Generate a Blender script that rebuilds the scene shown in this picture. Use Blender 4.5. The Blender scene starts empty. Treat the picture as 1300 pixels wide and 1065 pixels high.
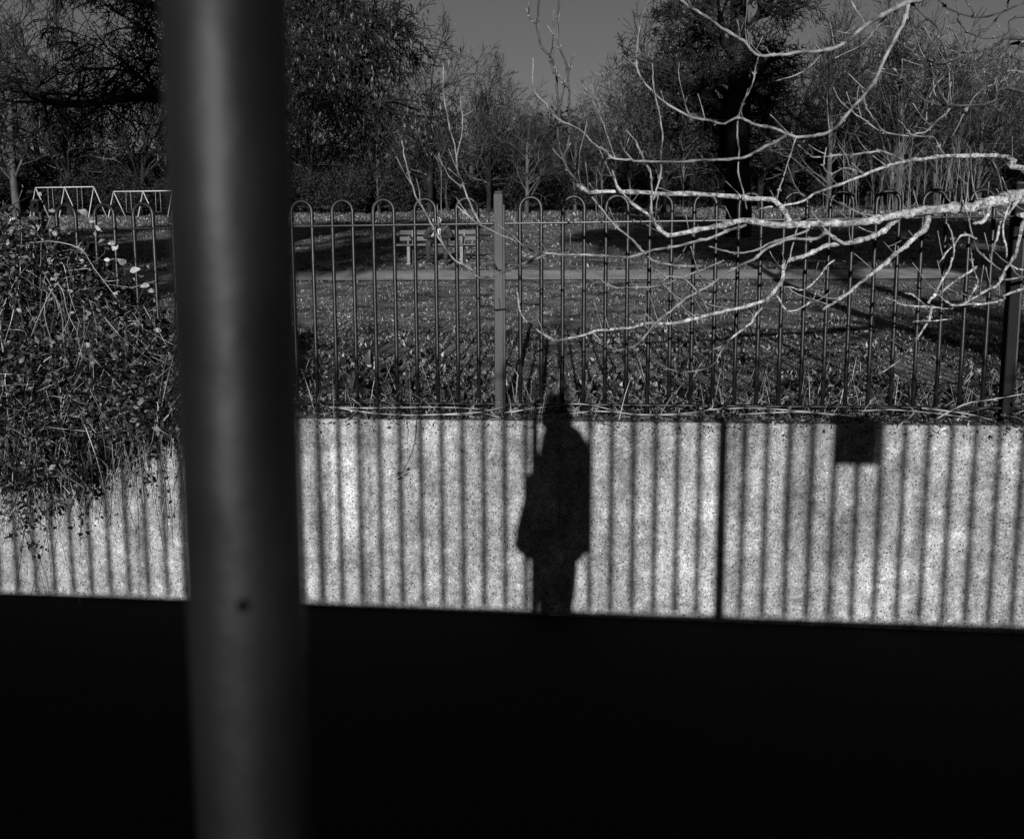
import bpy, math, random
import numpy as np
from mathutils import Vector, Matrix

R = math.radians
scene = bpy.context.scene
col = scene.collection

# ------------------------------------------------------------------ camera
CAM_Z = 1.75
PITCH, YAW = R(6.14), R(5.4)          # looking slightly down, turned a little to the left
FPX = 976.0                           # focal length in pixels of the 1300 px wide photograph
cam = bpy.data.cameras.new('camera')
cam_o = bpy.data.objects.new('camera', cam)
col.objects.link(cam_o)
cam_o.location = (0, 0, CAM_Z)
cam_o.rotation_euler = (R(90) - PITCH, 0, YAW)
cam.sensor_fit = 'HORIZONTAL'
cam.sensor_width = 36.0
cam.lens = 36.0 * FPX / 1300.0
cam.shift_y = -45.0 / 1300.0
cam.clip_start = 0.02
cam.clip_end = 2000
cam.dof.use_dof = True
cam.dof.focus_distance = 5.5
cam.dof.aperture_fstop = 6.2
scene.camera = cam_o

# ------------------------------------------------------------------ light
SUN_EL = R(9.5)
SUN_DRIFT = R(2.2)                    # light travels along (-sin, cos) in plan
sun_travel = Vector((-math.sin(SUN_DRIFT) * math.cos(SUN_EL), math.cos(SUN_DRIFT) * math.cos(SUN_EL), -math.sin(SUN_EL)))
sun = bpy.data.lights.new('sun', 'SUN')
sun.energy = 5.0
sun.angle = R(0.5)
sun.color = (1, 1, 1)                 # black and white photograph
sun_o = bpy.data.objects.new('sun', sun)
col.objects.link(sun_o)
sun_o.rotation_euler = sun_travel.to_track_quat('-Z', 'Y').to_euler()
sun_o.location = (0, -20, 20)

world = bpy.data.worlds.new('World')
scene.world = world
world.use_nodes = True
wn, wl = world.node_tree.nodes, world.node_tree.links
wn.clear()
wo = wn.new('ShaderNodeOutputWorld')
wb = wn.new('ShaderNodeBackground')
ws = wn.new('ShaderNodeTexSky')
ws.sky_type = 'NISHITA'
ws.sun_disc = False
ws.sun_elevation = SUN_EL
ws.sun_rotation = R(180) + SUN_DRIFT * -1
ws.air_density = 3.0
ws.dust_density = 0.0
ws.ozone_density = 4.9
wc = wn.new('ShaderNodeSeparateColor')      # red-filter black and white: the sky seen through its red channel
wl.new(ws.outputs['Color'], wc.inputs['Color'])
wl.new(wc.outputs['Red'], wb.inputs['Color'])
wb.inputs['Strength'].default_value = 0.05
wl.new(wb.outputs['Background'], wo.inputs['Surface'])

vs = scene.view_settings
vs.view_transform = 'Standard'
vs.look = 'None'
vs.exposure = 0.6
vs.gamma = 1.0
vs.use_curve_mapping = False
scene.cycles.max_bounces = 5
scene.cycles.diffuse_bounces = 2
scene.cycles.transparent_max_bounces = 4


# ------------------------------------------------------------------ helpers
def ray(x, y):
    dx, dy = (x - 650) / FPX, -(y - 487.5) / FPX
    X, Y, Z = dx, math.cos(PITCH) + math.sin(PITCH) * dy, -math.sin(PITCH) + math.cos(PITCH) * dy
    return np.array([X * math.cos(YAW) - Y * math.sin(YAW), X * math.sin(YAW) + Y * math.cos(YAW), Z])


def P(x, y, D):
    """point of the place seen at photograph pixel (x, y), D metres in front of the camera's wall-parallel plane"""
    r = ray(x, y)
    q = r * (D / r[1])
    q[2] += CAM_Z
    return q


def tag(o, label=None, cat=None, group=None, kind=None):
    if label: o['label'] = label
    if cat: o['category'] = cat
    if group: o['group'] = group
    if kind: o['kind'] = kind
    return o


def empty(name, loc=(0, 0, 0), rot=(0, 0, 0), scale=1.0):
    o = bpy.data.objects.new(name, None)
    o.empty_display_size = 0.2
    o.location = loc
    o.rotation_euler = rot
    o.scale = (scale,) * 3
    col.objects.link(o)
    return o


def link(name, me, mat=None, parent=None, loc=None, rot=None):
    o = bpy.data.objects.new(name, me)
    col.objects.link(o)
    if mat is not None and len(me.materials) == 0:
        me.materials.append(mat)
    if parent is not None: o.parent = parent
    if loc is not None: o.location = loc
    if rot is not None: o.rotation_euler = rot
    return o


def copy_tree(o, parent=None):
    c = o.copy()
    col.objects.link(c)
    if parent is not None:
        c.parent = parent
    for ch in list(o.children):
        copy_tree(ch, c)
    return c


class MB:
    """gathers vertices and faces of equal-size face groups; builds one mesh"""
    def __init__(s):
        s.v, s.f, s.n = [], [], 0

    def add(s, v, faces):
        v = np.asarray(v, float).reshape(-1, 3)
        faces = faces if isinstance(faces, (list, tuple)) and len(faces) and isinstance(faces[0], np.ndarray) and faces[0].ndim == 2 else [np.asarray(faces)]
        for f in faces:
            s.f.append(np.asarray(f, np.int64) + s.n)
        s.v.append(v)
        s.n += len(v)
        return s

    def box(s, c, d, bevel=0.0):
        cx, cy, cz = c
        x, y, z = d[0] / 2, d[1] / 2, d[2] / 2
        b = min(bevel, x * .9, y * .9, z * .9)
        if b <= 0:
            v = [(sx * x + cx, sy * y + cy, sz * z + cz) for sx in (-1, 1) for sy in (-1, 1) for sz in (-1, 1)]
            return s.add(v, np.array([[0, 1, 3, 2], [4, 6, 7, 5], [0, 4, 5, 1], [2, 3, 7, 6], [0, 2, 6, 4], [1, 5, 7, 3]]))
        v, idx, quads, tris = [], {}, [], []
        for sx in (-1, 1):
            for sy in (-1, 1):
                for sz in (-1, 1):
                    for ax in range(3):
                        q = [sx * (x - b), sy * (y - b), sz * (z - b)]
                        q[ax] = (sx, sy, sz)[ax] * (x, y, z)[ax]
                        idx[(sx, sy, sz, ax)] = len(v)
                        v.append((q[0] + cx, q[1] + cy, q[2] + cz))
                    t = [idx[(sx, sy, sz, a)] for a in range(3)]
                    tris.append(t if sx * sy * sz > 0 else t[::-1])
        def key(ax, sg, a, sa, b_, sb):
            k = [0, 0, 0]; k[ax] = sg; k[a] = sa; k[b_] = sb
            return tuple(k)
        for ax in range(3):
            a, c2 = (ax + 1) % 3, (ax + 2) % 3
            for sg in (-1, 1):
                q = [idx[key(ax, sg, a, sa, c2, sb) + (ax,)] for sa, sb in ((-1, -1), (1, -1), (1, 1), (-1, 1))]
                quads.append(q if sg > 0 else q[::-1])
            for sa in (-1, 1):
                for sb in (-1, 1):
                    k0, k1 = key(ax, -1, a, sa, c2, sb), key(ax, 1, a, sa, c2, sb)
                    q = [idx[k0 + (a,)], idx[k1 + (a,)], idx[k1 + (c2,)], idx[k0 + (c2,)]]
                    quads.append(q if sa * sb < 0 else q[::-1])
        return s.add(v, [np.array(quads), np.array(tris)])

    def tube(s, pts, rad, n=6, caps=True):
        pts = np.asarray(pts, float)
        rad = np.broadcast_to(np.asarray(rad, float), (len(pts),))
        v, f = tubes_geo(pts[None], rad[None], n)
        fs = [f]
        if caps:
            k = len(pts)
            fs.append(np.array([list(range(n))[::-1], list(range((k - 1) * n, k * n))]))
        return s.add(v, fs)

    def build(s, name, mat=None, parent=None, smooth=True, link_it=True, loc=None, rot=None):
        me = bpy.data.meshes.new(name)
        if s.v:
            v = np.concatenate(s.v)
            me.vertices.add(len(v))
            me.vertices.foreach_set('co', v.astype(np.float32).ravel())
            loops = np.concatenate([f.ravel() for f in s.f])
            sizes = np.concatenate([np.full(len(f), f.shape[1]) for f in s.f])
            starts = np.concatenate([[0], np.cumsum(sizes)[:-1]])
            me.loops.add(len(loops))
            me.loops.foreach_set('vertex_index', loops.astype(np.int32))
            me.polygons.add(len(sizes))
            me.polygons.foreach_set('loop_start', starts.astype(np.int32))
            me.polygons.foreach_set('loop_total', sizes.astype(np.int32))
            me.update(calc_edges=True)
            me.polygons.foreach_set('use_smooth', np.full(len(sizes), bool(smooth)))
        if mat is not None: me.materials.append(mat)
        if not link_it: return me
        return link(name, me, None, parent, loc, rot)


def tubes_geo(pts, rad, n):
    """pts (M,K,3), rad (M,K) -> verts (M*K*n,3), quads"""
    M, K, _ = pts.shape
    t = np.empty_like(pts)
    t[:, 1:-1] = pts[:, 2:] - pts[:, :-2]
    t[:, 0] = pts[:, 1] - pts[:, 0]
    t[:, -1] = pts[:, -1] - pts[:, -2]
    t /= np.linalg.norm(t, axis=2, keepdims=True) + 1e-12
    mean = pts[:, -1] - pts[:, 0]
    ref = np.zeros((M, 3))
    ref[np.arange(M), np.argmin(np.abs(mean) + np.array([1e-6, 0, 2e-6]), axis=1)] = 1
    ref = np.repeat(ref[:, None], K, 1)
    a = np.cross(t, ref)
    a /= np.linalg.norm(a, axis=2, keepdims=True) + 1e-12
    b = np.cross(t, a)
    ang = np.arange(n) * 2 * np.pi / n
    v = pts[:, :, None] + rad[:, :, None, None] * (a[:, :, None] * np.cos(ang)[:, None] + b[:, :, None] * np.sin(ang)[:, None])
    base = (np.arange(M) * K * n)[:, None, None] + (np.arange(K - 1) * n)[None, :, None]
    i = np.arange(n)[None, None]
    j = (np.arange(n) + 1) % n
    f = np.stack([base + i, base + j, base + n + j, base + n + i], -1).reshape(-1, 4)
    return v.reshape(-1, 3), f


class Poly:
    """collects polylines with radii, batched by (points, sides) into tubes"""
    def __init__(s):
        s.d = {}

    def add(s, pts, rad, n=3):
        s.d.setdefault((len(pts), n), []).append((np.asarray(pts, float), np.asarray(rad, float)))

    def into(s, mb):
        for (k, n), L in s.d.items():
            v, f = tubes_geo(np.stack([p for p, _ in L]), np.stack([r for _, r in L]), n)
            mb.add(v, f)
        return mb


def smooth_path(pts, sub=4):
    """Catmull-Rom through the points"""
    pts = np.asarray(pts, float)
    if len(pts) < 3: return pts
    q = np.vstack([2 * pts[0] - pts[1], pts, 2 * pts[-1] - pts[-2]])
    out = []
    for i in range(1, len(q) - 2):
        p0, p1, p2, p3 = q[i - 1], q[i], q[i + 1], q[i + 2]
        for k in range(sub):
            t = k / sub
            out.append(0.5 * ((2 * p1) + (-p0 + p2) * t + (2 * p0 - 5 * p1 + 4 * p2 - p3) * t * t + (-p0 + 3 * p1 - 3 * p2 + p3) * t ** 3))
    out.append(pts[-1])
    return np.array(out)


def leaf_cards(mb, pos, size, rng, width=0.5, down=None, bend=0.25, up=None):
    """many small pointed leaves (4 triangles each), random orientation"""
    pos = np.asarray(pos, float)
    M = len(pos)
    d = rng.normal(size=(M, 3))
    if down is not None: d = d * (1 - down) + np.array([0, 0, -1.0]) * down * 1.7
    if up is not None: d = d * (1 - up) + np.array([0, 0, 1.0]) * up * 1.7
    d /= np.linalg.norm(d, axis=1, keepdims=True)
    w = np.cross(d, rng.normal(size=(M, 3)))
    w /= np.linalg.norm(w, axis=1, keepdims=True) + 1e-9
    nn = np.cross(d, w)
    size = np.broadcast_to(np.asarray(size, float), (M,))[:, None]
    tip = pos + d * size
    mid = pos + d * size * 0.45 + nn * size * bend * .5
    l = pos + d * size * 0.4 + w * size * width * .5
    r = pos + d * size * 0.4 - w * size * width * .5
    v = np.stack([pos, l, tip, r, mid], 1).reshape(-1, 3)
    b = (np.arange(M) * 5)[:, None]
    f = np.concatenate([b + np.array([[0, 4, 1]]), b + np.array([[1, 4, 2]]), b + np.array([[2, 4, 3]]), b + np.array([[3, 4, 0]])])
    mb.add(v, f)
    return mb


# ------------------------------------------------------------------ materials (all neutral grey: black and white photograph)
def mat(name, lo, hi=None, scale=8.0, detail=4.0, rough=0.7, bump=0.0, bscale=None, spec=0.3, coord='Object', contrast=(0.35, 0.65), fine=None, stretch=None):
    m = bpy.data.materials.new(name)
    m.use_nodes = True
    nt = m.node_tree
    n, l = nt.nodes, nt.links
    bs = n['Principled BSDF']
    bs.inputs['Roughness'].default_value = rough
    bs.inputs['Specular IOR Level'].default_value = spec
    hi = lo if hi is None else hi
    if coord == 'Island':
        # one tone per leaf or blade
        gi = n.new('ShaderNodeNewGeometry')
        pw = n.new('ShaderNodeMath'); pw.operation = 'POWER'
        l.new(gi.outputs['Random Per Island'], pw.inputs[0]); pw.inputs[1].default_value = scale
        mr = n.new('ShaderNodeMapRange')
        mr.inputs['To Min'].default_value, mr.inputs['To Max'].default_value = lo, hi
        l.new(pw.outputs[0], mr.inputs['Value'])
        z = n.new('ShaderNodeTexNoise'); z.inputs['Scale'].default_value = detail
        l.new(gi.outputs['Position'], z.inputs['Vector'])
        m2 = n.new('ShaderNodeMapRange')
        m2.inputs['From Min'].default_value, m2.inputs['From Max'].default_value = .35, .65
        m2.inputs['To Min'].default_value, m2.inputs['To Max'].default_value = .55, 1.3
        l.new(z.outputs['Fac'], m2.inputs['Value'])
        mm = n.new('ShaderNodeMath'); mm.operation = 'MULTIPLY'
        l.new(mr.outputs['Result'], mm.inputs[0]); l.new(m2.outputs['Result'], mm.inputs[1])
        l.new(mm.outputs[0], bs.inputs['Base Color'])
        return m
    if coord == 'World':
        src = n.new('ShaderNodeNewGeometry').outputs['Position']
    else:
        src = n.new('ShaderNodeTexCoord').outputs[coord]
    if stretch:
        mp = n.new('ShaderNodeMapping')
        mp.inputs['Scale'].default_value = stretch
        l.new(src, mp.inputs['Vector'])
        src = mp.outputs['Vector']
    nz = n.new('ShaderNodeTexNoise')
    nz.inputs['Scale'].default_value = scale
    nz.inputs['Detail'].default_value = detail
    l.new(src, nz.inputs['Vector'])
    cr = n.new('ShaderNodeValToRGB')
    cr.color_ramp.elements[0].position, cr.color_ramp.elements[1].position = contrast
    cr.color_ramp.elements[0].color = (lo, lo, lo, 1)
    cr.color_ramp.elements[1].color = (hi, hi, hi, 1)
    l.new(nz.outputs['Fac'], cr.inputs['Fac'])
    out = cr.outputs['Color']
    if fine:
        f2 = n.new('ShaderNodeTexNoise')
        f2.inputs['Scale'].default_value = fine[0]
        f2.inputs['Detail'].default_value = 2
        l.new(src, f2.inputs['Vector'])
        mr = n.new('ShaderNodeMapRange')
        mr.inputs['From Min'].default_value, mr.inputs['From Max'].default_value = 0.3, 0.7
        mr.inputs['To Min'].default_value, mr.inputs['To Max'].default_value = fine[1], fine[2]
        l.new(f2.outputs['Fac'], mr.inputs['Value'])
        mx = n.new('ShaderNodeVectorMath'); mx.operation = 'SCALE'
        l.new(out, mx.inputs[0]); l.new(mr.outputs['Result'], mx.inputs['Scale'])
        out = mx.outputs['Vector']
    l.new(out, bs.inputs['Base Color'])
    if bump:
        bz = n.new('ShaderNodeTexNoise')
        bz.inputs['Scale'].default_value = bscale or scale * 2
        bz.inputs['Detail'].default_value = 5
        l.new(src, bz.inputs['Vector'])
        bp = n.new('ShaderNodeBump')
        bp.inputs['Strength'].default_value = bump
        bp.inputs['Distance'].default_value = 0.02
        l.new(bz.outputs['Fac'], bp.inputs['Height'])
        l.new(bp.outputs['Normal'], bs.inputs['Normal'])
    return m


def concrete_mat(name, lo, hi):
    """weathered exposed-aggregate concrete: blotches, fine grit, pale flecks and dark pits"""
    m = bpy.data.materials.new(name)
    m.use_nodes = True
    n, l = m.node_tree.nodes, m.node_tree.links
    bs = n['Principled BSDF']
    bs.inputs['Roughness'].default_value = 0.9
    bs.inputs['Specular IOR Level'].default_value = 0.15
    src = n.new('ShaderNodeNewGeometry').outputs['Position']

    def noise(scale, detail, a, b, lo_, hi_, rough=0.55):
        z = n.new('ShaderNodeTexNoise')
        z.inputs['Scale'].default_value = scale
        z.inputs['Detail'].default_value = detail
        z.inputs['Roughness'].default_value = rough
        l.new(src, z.inputs['Vector'])
        r = n.new('ShaderNodeMapRange')
        r.inputs['From Min'].default_value, r.inputs['From Max'].default_value = a, b
        r.inputs['To Min'].default_value, r.inputs['To Max'].default_value = lo_, hi_
        l.new(z.outputs['Fac'], r.inputs['Value'])
        return r.outputs['Result']

    def mul(a, b):
        x = n.new('ShaderNodeMath'); x.operation = 'MULTIPLY'
        l.new(a, x.inputs[0]); l.new(b, x.inputs[1])
        return x.outputs[0]
    v = mul(noise(1.3, 8, 0.34, 0.66, lo, hi, .7), noise(115, 2, 0.34, 0.66, 0.64, 1.34))
    v = mul(v, noise(30, 6, 0.32, 0.68, 0.58, 1.38, .75))
    v = mul(v, noise(5.5, 6, 0.36, 0.64, 0.62, 1.25, .7))
    v = mul(v, noise(9, 9, 0.56, 0.66, 1.0, 1.7, .8))         # lime bloom and lichen

    mp = n.new('ShaderNodeMapping'); mp.inputs['Scale'].default_value = (7, 7, .55)
    l.new(src, mp.inputs['Vector'])
    z = n.new('ShaderNodeTexNoise'); z.inputs['Scale'].default_value = 1.0; z.inputs['Detail'].default_value = 5
    l.new(mp.outputs['Vector'], z.inputs['Vector'])
    r = n.new('ShaderNodeMapRange')
    r.inputs['From Min'].default_value, r.inputs['From Max'].default_value = .53, .68
    r.inputs['To Min'].default_value, r.inputs['To Max'].default_value = 1.0, .55
    l.new(z.outputs['Fac'], r.inputs['Value'])
    v = mul(v, r.outputs['Result'])                           # run-down stains

    def spots(scale, thr, lo_, rnd):
        z = n.new('ShaderNodeTexVoronoi'); z.inputs['Scale'].default_value = scale
        z.inputs['Randomness'].default_value = rnd
        l.new(src, z.inputs['Vector'])
        sp = n.new('ShaderNodeSeparateColor'); l.new(z.outputs['Color'], sp.inputs['Color'])
        ad = n.new('ShaderNodeMath'); ad.operation = 'MULTIPLY'
        l.new(sp.outputs['Red'], ad.inputs[0]); ad.inputs[1].default_value = thr
        sb = n.new('ShaderNodeMath'); sb.operation = 'SUBTRACT'
        l.new(z.outputs['Distance'], sb.inputs[0]); l.new(ad.outputs[0], sb.inputs[1])
        r = n.new('ShaderNodeMapRange')
        r.inputs['From Min'].default_value, r.inputs['From Max'].default_value = -.05, .06
        r.inputs['To Min'].default_value, r.inputs['To Max'].default_value = lo_, 1.0
        l.new(sb.outputs[0], r.inputs['Value'])
        return r.outputs['Result']
    v = mul(v, spots(62, .33, .22, 1.0))                      # dark pits
    v = mul(v, spots(150, .33, .4, 1.0))
    v = mul(v, spots(80, .32, 1.6, 1.0))                     # pale stones
    cb = n.new('ShaderNodeCombineColor')
    for k in ('Red', 'Green', 'Blue'): l.new(v, cb.inputs[k])
    l.new(cb.outputs['Color'], bs.inputs['Base Color'])
    bz = n.new('ShaderNodeTexNoise')
    bz.inputs['Scale'].default_value = 150
    bz.inputs['Detail'].default_value = 3
    l.new(src, bz.inputs['Vector'])
    bp = n.new('ShaderNodeBump')
    bp.inputs['Strength'].default_value = 0.35
    bp.inputs['Distance'].default_value = 0.006
    l.new(bz.outputs['Fac'], bp.inputs['Height'])
    l.new(bp.outputs['Normal'], bs.inputs['Normal'])
    return m


M = dict(
    concrete=concrete_mat('concrete', 0.125, 0.285),
    asphalt=mat('asphalt', 0.009, 0.016, 60, 4, 0.95, 0.4, 300, spec=0.03),
    paving=mat('paving', 0.03, 0.045, 20, 4, 0.95, 0.3, 200, spec=0.05),
    kerb=mat('kerb_stone', 0.05, 0.08, 30, 4, 0.9, spec=0.1),
    fence=mat('black_fence_paint', 0.003, 0.010, 25, 4, 0.40, 0.06, 120, spec=0.24, coord='World'),
    post=mat('grey_post_paint', 0.018, 0.032, 9, 6, 0.6, 0.15, 120, spec=0.25, coord='World', stretch=(1, 1, .25)),
    pole=mat('black_pole_paint', 0.0018, 0.0060, 9, 7, 0.52, 0.35, 9, spec=0.17),
    turf=mat('turf', 0.014, 0.18, 2.0, 9, 0.95, 1.0, 30, spec=0.1, coord='World', fine=(45, .3, 1.7), contrast=(.32, .7)),
    blade=mat('grass_blades', 0.012, 0.25, 2.2, 1.6, 0.75, spec=0.2, coord='Island'),
    path=mat('gravel_path', 0.15, 0.25, 1.5, 8, 0.95, 0.5, 60, spec=0.1, coord='World', fine=(25, .7, 1.3)),
    soil=mat('soil', 0.012, 0.035, 12, 6, 0.95, 0.6, 60, spec=0.05, coord='World'),
    litter=mat('dead_leaves', 0.03, 0.42, 2.2, 5.0, 0.75, spec=0.25, coord='Island'),
    straw=mat('dry_stems', 0.08, 0.42, 1.6, 6.0, 0.7, spec=0.3, coord='Island'),
    cane=mat('bramble_canes', 0.006, 0.30, 4.0, 6.0, 0.6, spec=0.25, coord='Island'),
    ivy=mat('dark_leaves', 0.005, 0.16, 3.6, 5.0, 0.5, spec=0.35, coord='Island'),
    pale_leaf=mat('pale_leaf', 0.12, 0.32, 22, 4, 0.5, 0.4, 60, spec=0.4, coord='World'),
    limb=mat('lichened_bark', 0.10, 0.46, 48, 8, 0.9, 0.9, 140, spec=0.1, coord='World', contrast=(.36, .64), fine=(14, .6, 1.25)),
    shoot=mat('shoot_bark', 0.03, 0.21, 18, 7, 0.7, 0.4, 120, spec=0.25, coord='World', contrast=(.34, .66)),
    bark=mat('dark_bark', 0.007, 0.02, 4, 6, 0.95, 1.0, 20, spec=0.06, stretch=(1, 1, .25)),
    twig=mat('dark_twigs', 0.006, 0.024, 1.5, 3, 0.9, spec=0.1),
    mid_bark=mat('grey_bark', 0.025, 0.07, 3, 5, 0.9, spec=0.1, stretch=(1, 1, .3)),
    clover=mat('clover_leaves', 0.02, 0.19, 2.4, 2.0, 0.65, spec=0.3, coord='Island'),
    pale_bark=mat('pale_bark', 0.06, 0.16, 3, 5, 0.9, spec=0.1, stretch=(1, 1, .3)),
    pale_twig=mat('pale_twigs', 0.025, 0.17, 1.5, 0.4, 0.85, spec=0.1, coord='Island'),
    mid_twig=mat('brown_twigs', 0.008, 0.125, 3.6, 0.4, 0.85, spec=0.1, coord='Island'),
    catkin=mat('catkins', 0.008, 0.13, 2.6, 0.5, 0.85, spec=0.1, coord='Island'),
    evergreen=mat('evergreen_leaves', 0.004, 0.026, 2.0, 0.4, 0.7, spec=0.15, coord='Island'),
    white_paint=mat('white_tube_paint', 0.34, 0.42, 10, 3, 0.5, spec=0.4),
    dark_shoot=mat('dark_shoot_bark', 0.012, 0.06, 18, 7, 0.7, 0.4, 120, spec=0.2, coord='World', contrast=(.34, .66)),
    dark_post=mat('dark_post_tone', 0.003, 0.006, 9, 4, 0.7, 0.1, 60, spec=0.1),  # darker tone for every post except the grey one
    recess=mat('black_recess', 0.002, rough=1.0, spec=0.0),
    rubber=mat('black_rubber', 0.02, rough=0.6),
    chain=mat('steel_chain', 0.3, rough=0.5),
    slat=mat('weathered_slat', 0.045, 0.09, 10, 5, 0.8, spec=0.2, stretch=(.15, 1, 1)),
    leg=mat('pale_concrete_leg', 0.10, 0.16, 20, 4, 0.9),
    black_cloth=mat('black_cloth', 0.008, 0.014, 14, 4, 0.9, 0.4, 25, spec=0.1),
    dark_cloth=mat('dark_cloth', 0.016, 0.034, 14, 4, 0.9, 0.4, 25, spec=0.1),
    white_cloth=mat('white_cloth', 0.5, 0.6, 14, 4, 0.9, 0.3, 25, spec=0.1),
    skin=mat('skin', 0.20, 0.24, 14, 3, 0.6, spec=0.2),
    hair=mat('dark_hair', 0.01, 0.02, 30, 3, 0.6),
    metal=mat('plain_metal', 0.25, rough=0.4, spec=0.5),
)

# ------------------------------------------------------------------ large structure: path, walls, terrain
WALL_Y = 4.18
WALL_TOP = 1.095
FENCE_Y = 4.30
TILT = R(-0.24)                       # the wall and its fence climb very slightly to the right
PATH_Z = -0.015


def grid_sheet(name, xs, ys, zf, material, parent=None, smooth=True):
    X, Y = np.meshgrid(xs, ys)
    Z = zf(X, Y)
    nx, ny = len(xs), len(ys)
    i = np.arange((ny - 1) * nx).reshape(ny - 1, nx)[:, :-1].ravel()
    f = np.stack([i, i + 1, i + 1 + nx, i + nx], 1)
    mb = MB().add(np.stack([X, Y, Z], -1).reshape(-1, 3), f)
    return mb.build(name, material, parent, smooth)


o = MB().box((0, 2.0, PATH_Z - .15), (160, 5.0, .3)).build('path', M['asphalt'], smooth=False)
tag(o, kind='structure')
o = MB().box((0, -.06, 0.0), (160, 2.35, .3)).build('pavement', M['paving'], smooth=False)
tag(o, kind='structure')
k0 = empty('kerb', (0, 1.19, 0)); tag(k0, kind='structure')
kme = MB().box((0, 0, 0.01), (.91, .13, .31), .012).build('kerb_stone', M['kerb'], link_it=False)
for i in range(-6, 7): link('kerb_stone', kme, None, k0, (i * .915, 0, 0))

# retaining wall in cast panels
wall = empty('retaining_wall', (0, WALL_Y, 0), (0, TILT, 0))
tag(wall, 'long pitted pale concrete retaining wall along the far side of the shaded path', 'wall')
JOINTS = [-24, -18, -12.4, -9.6, -6.72, -3.85, -2.02, 4.4, 7.3, 10.2, 18, 24]
for a, b in zip(JOINTS[:-1], JOINTS[1:]):
    mb = MB().box(((a + b) / 2, .14, (WALL_TOP - .6) / 2 - .0), (b - a - .003, .28, WALL_TOP + .6), .006)
    mb.build('panel', M['concrete'], wall, smooth=False)
MB().box((0, .15, .2), (48, .2, 1.5)).build('joint_filler', M['soil'], wall, smooth=False)

# terrain of the park: rises gently, then climbs like a hillside
_rows = [(4.45, None), (5.2, None), (9.0, 428), (12.0, 388), (15.4, 357.5), (16.6, 345.5), (17.6, 337), (22, 318), (27, 303), (40, 284), (63, 271), (78, 264), (100, 250), (140, 225), (260, 190)]
_py, _pz = [], []
for Yv, row in _rows:
    _py.append(Yv)
    if row is None:
        _pz.append({4.45: 1.06, 5.2: 1.08}[Yv])
    else:
        r_ = ray(650, row)
        _pz.append(CAM_Z + r_[2] / r_[1] * Yv)
_py, _pz = np.array(_py), np.array(_pz)
_ny = np.linspace(4.45, 260, 2400)
_nz = np.interp(_ny, _py, _pz)
_kw = np.exp(-0.5 * (np.arange(-14, 15) / 6.0) ** 2); _kw /= _kw.sum()
_nz = np.convolve(np.pad(_nz, 14, mode='edge'), _kw, 'valid')


def ground_z(X, Y):
    z = np.interp(Y, _ny, _nz)
    z = z + 0.05 * np.sin(X * .31 + Y * .17) * np.clip((Y - 7) / 10, 0, 1) * np.clip(abs(Y - 16) / 3 - .3, 0, 1) + 0.6 * np.sin(X * .05 + 1) * np.clip((Y - 60) / 60, 0, 1)
    return z


gx = np.concatenate([np.linspace(-220, -40, 20)[:-1], np.linspace(-40, 40, 161), np.linspace(40, 220, 20)[1:]])
gy = np.concatenate([np.linspace(4.45, 30, 130)[:-1], np.linspace(30, 90, 80)[:-1], np.linspace(90, 260, 30)])
o = grid_sheet('ground', gx, gy, ground_z, M['turf']); tag(o, kind='structure')
o = grid_sheet('soil_verge', np.linspace(-26, 26, 261), np.linspace(4.30, 5.0, 9),
               lambda X, Y: np.where(Y < 4.46, WALL_TOP - .02 + .0042 * X, ground_z(X, Y) + .012 + .01 * np.sin(X * 9 + Y * 7)) + (Y < 4.46) * .015 * np.sin(X * 7.3), M['soil'])
tag(o, kind='structure')
py = np.linspace(15.35, 16.65, 9)
o = grid_sheet('gravel_footpath', np.linspace(-60, 60, 121), py, lambda X, Y: ground_z(X, Y) + .03, M['path']); tag(o, kind='structure')

# ground and low parapet behind the camera, whose fence throws the bars of shadow on the wall
L_REAR = 5.25
REAR_Y = WALL_Y - L_REAR * math.cos(SUN_EL) * math.cos(SUN_DRIFT)
REAR_TOP = 0.015 + L_REAR * math.sin(SUN_EL)
REAR_DX = L_REAR * math.cos(SUN_EL) * math.sin(SUN_DRIFT)
rw = empty('parapet_wall', (0, REAR_Y, 0), (0, TILT, 0))
tag(rw, 'low concrete parapet wall behind the photographer carrying a bow top fence', 'wall')
for i in range(-6, 6):
    MB().box((i * 3 + 1.5, -.125, REAR_TOP / 2 - .1), (2.994, .25, REAR_TOP + .2), .004).build('panel', M['concrete'], rw, smooth=False)
o = grid_sheet('rear_ground', np.linspace(-220, 220, 12), np.array([-260, -120, -80, -40, -20, -8, -4, REAR_Y - .245]),
               lambda X, Y: REAR_TOP - .12 + 0 * X + np.clip(-4 - Y, 0, 90) * .148, M['turf'])  # unseen slope, rise added to hide low sky and deepen the shadows
tag(o, kind='structure')


# ------------------------------------------------------------------ bow-top fences
PITCHB = 0.1181


def hoop_mesh(bar_r, z_low, z_top, sides=8):
    half = PITCHB / 2
    zc = z_top - half - bar_r
    pts = [(-half, 0, z_low), (-half, 0, z_low + .3 * (zc - z_low)), (-half, 0, zc)]
    for k in range(1, 10):
        t = math.pi - math.pi * k / 10
        pts.append((half * math.cos(t), 0, zc + half * math.sin(t)))
    pts += [(half, 0, zc), (half, 0, z_low + .3 * (zc - z_low)), (half, 0, z_low)]
    return MB().tube(pts, bar_r, sides).build('hoop', M['fence'], link_it=False)


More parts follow.
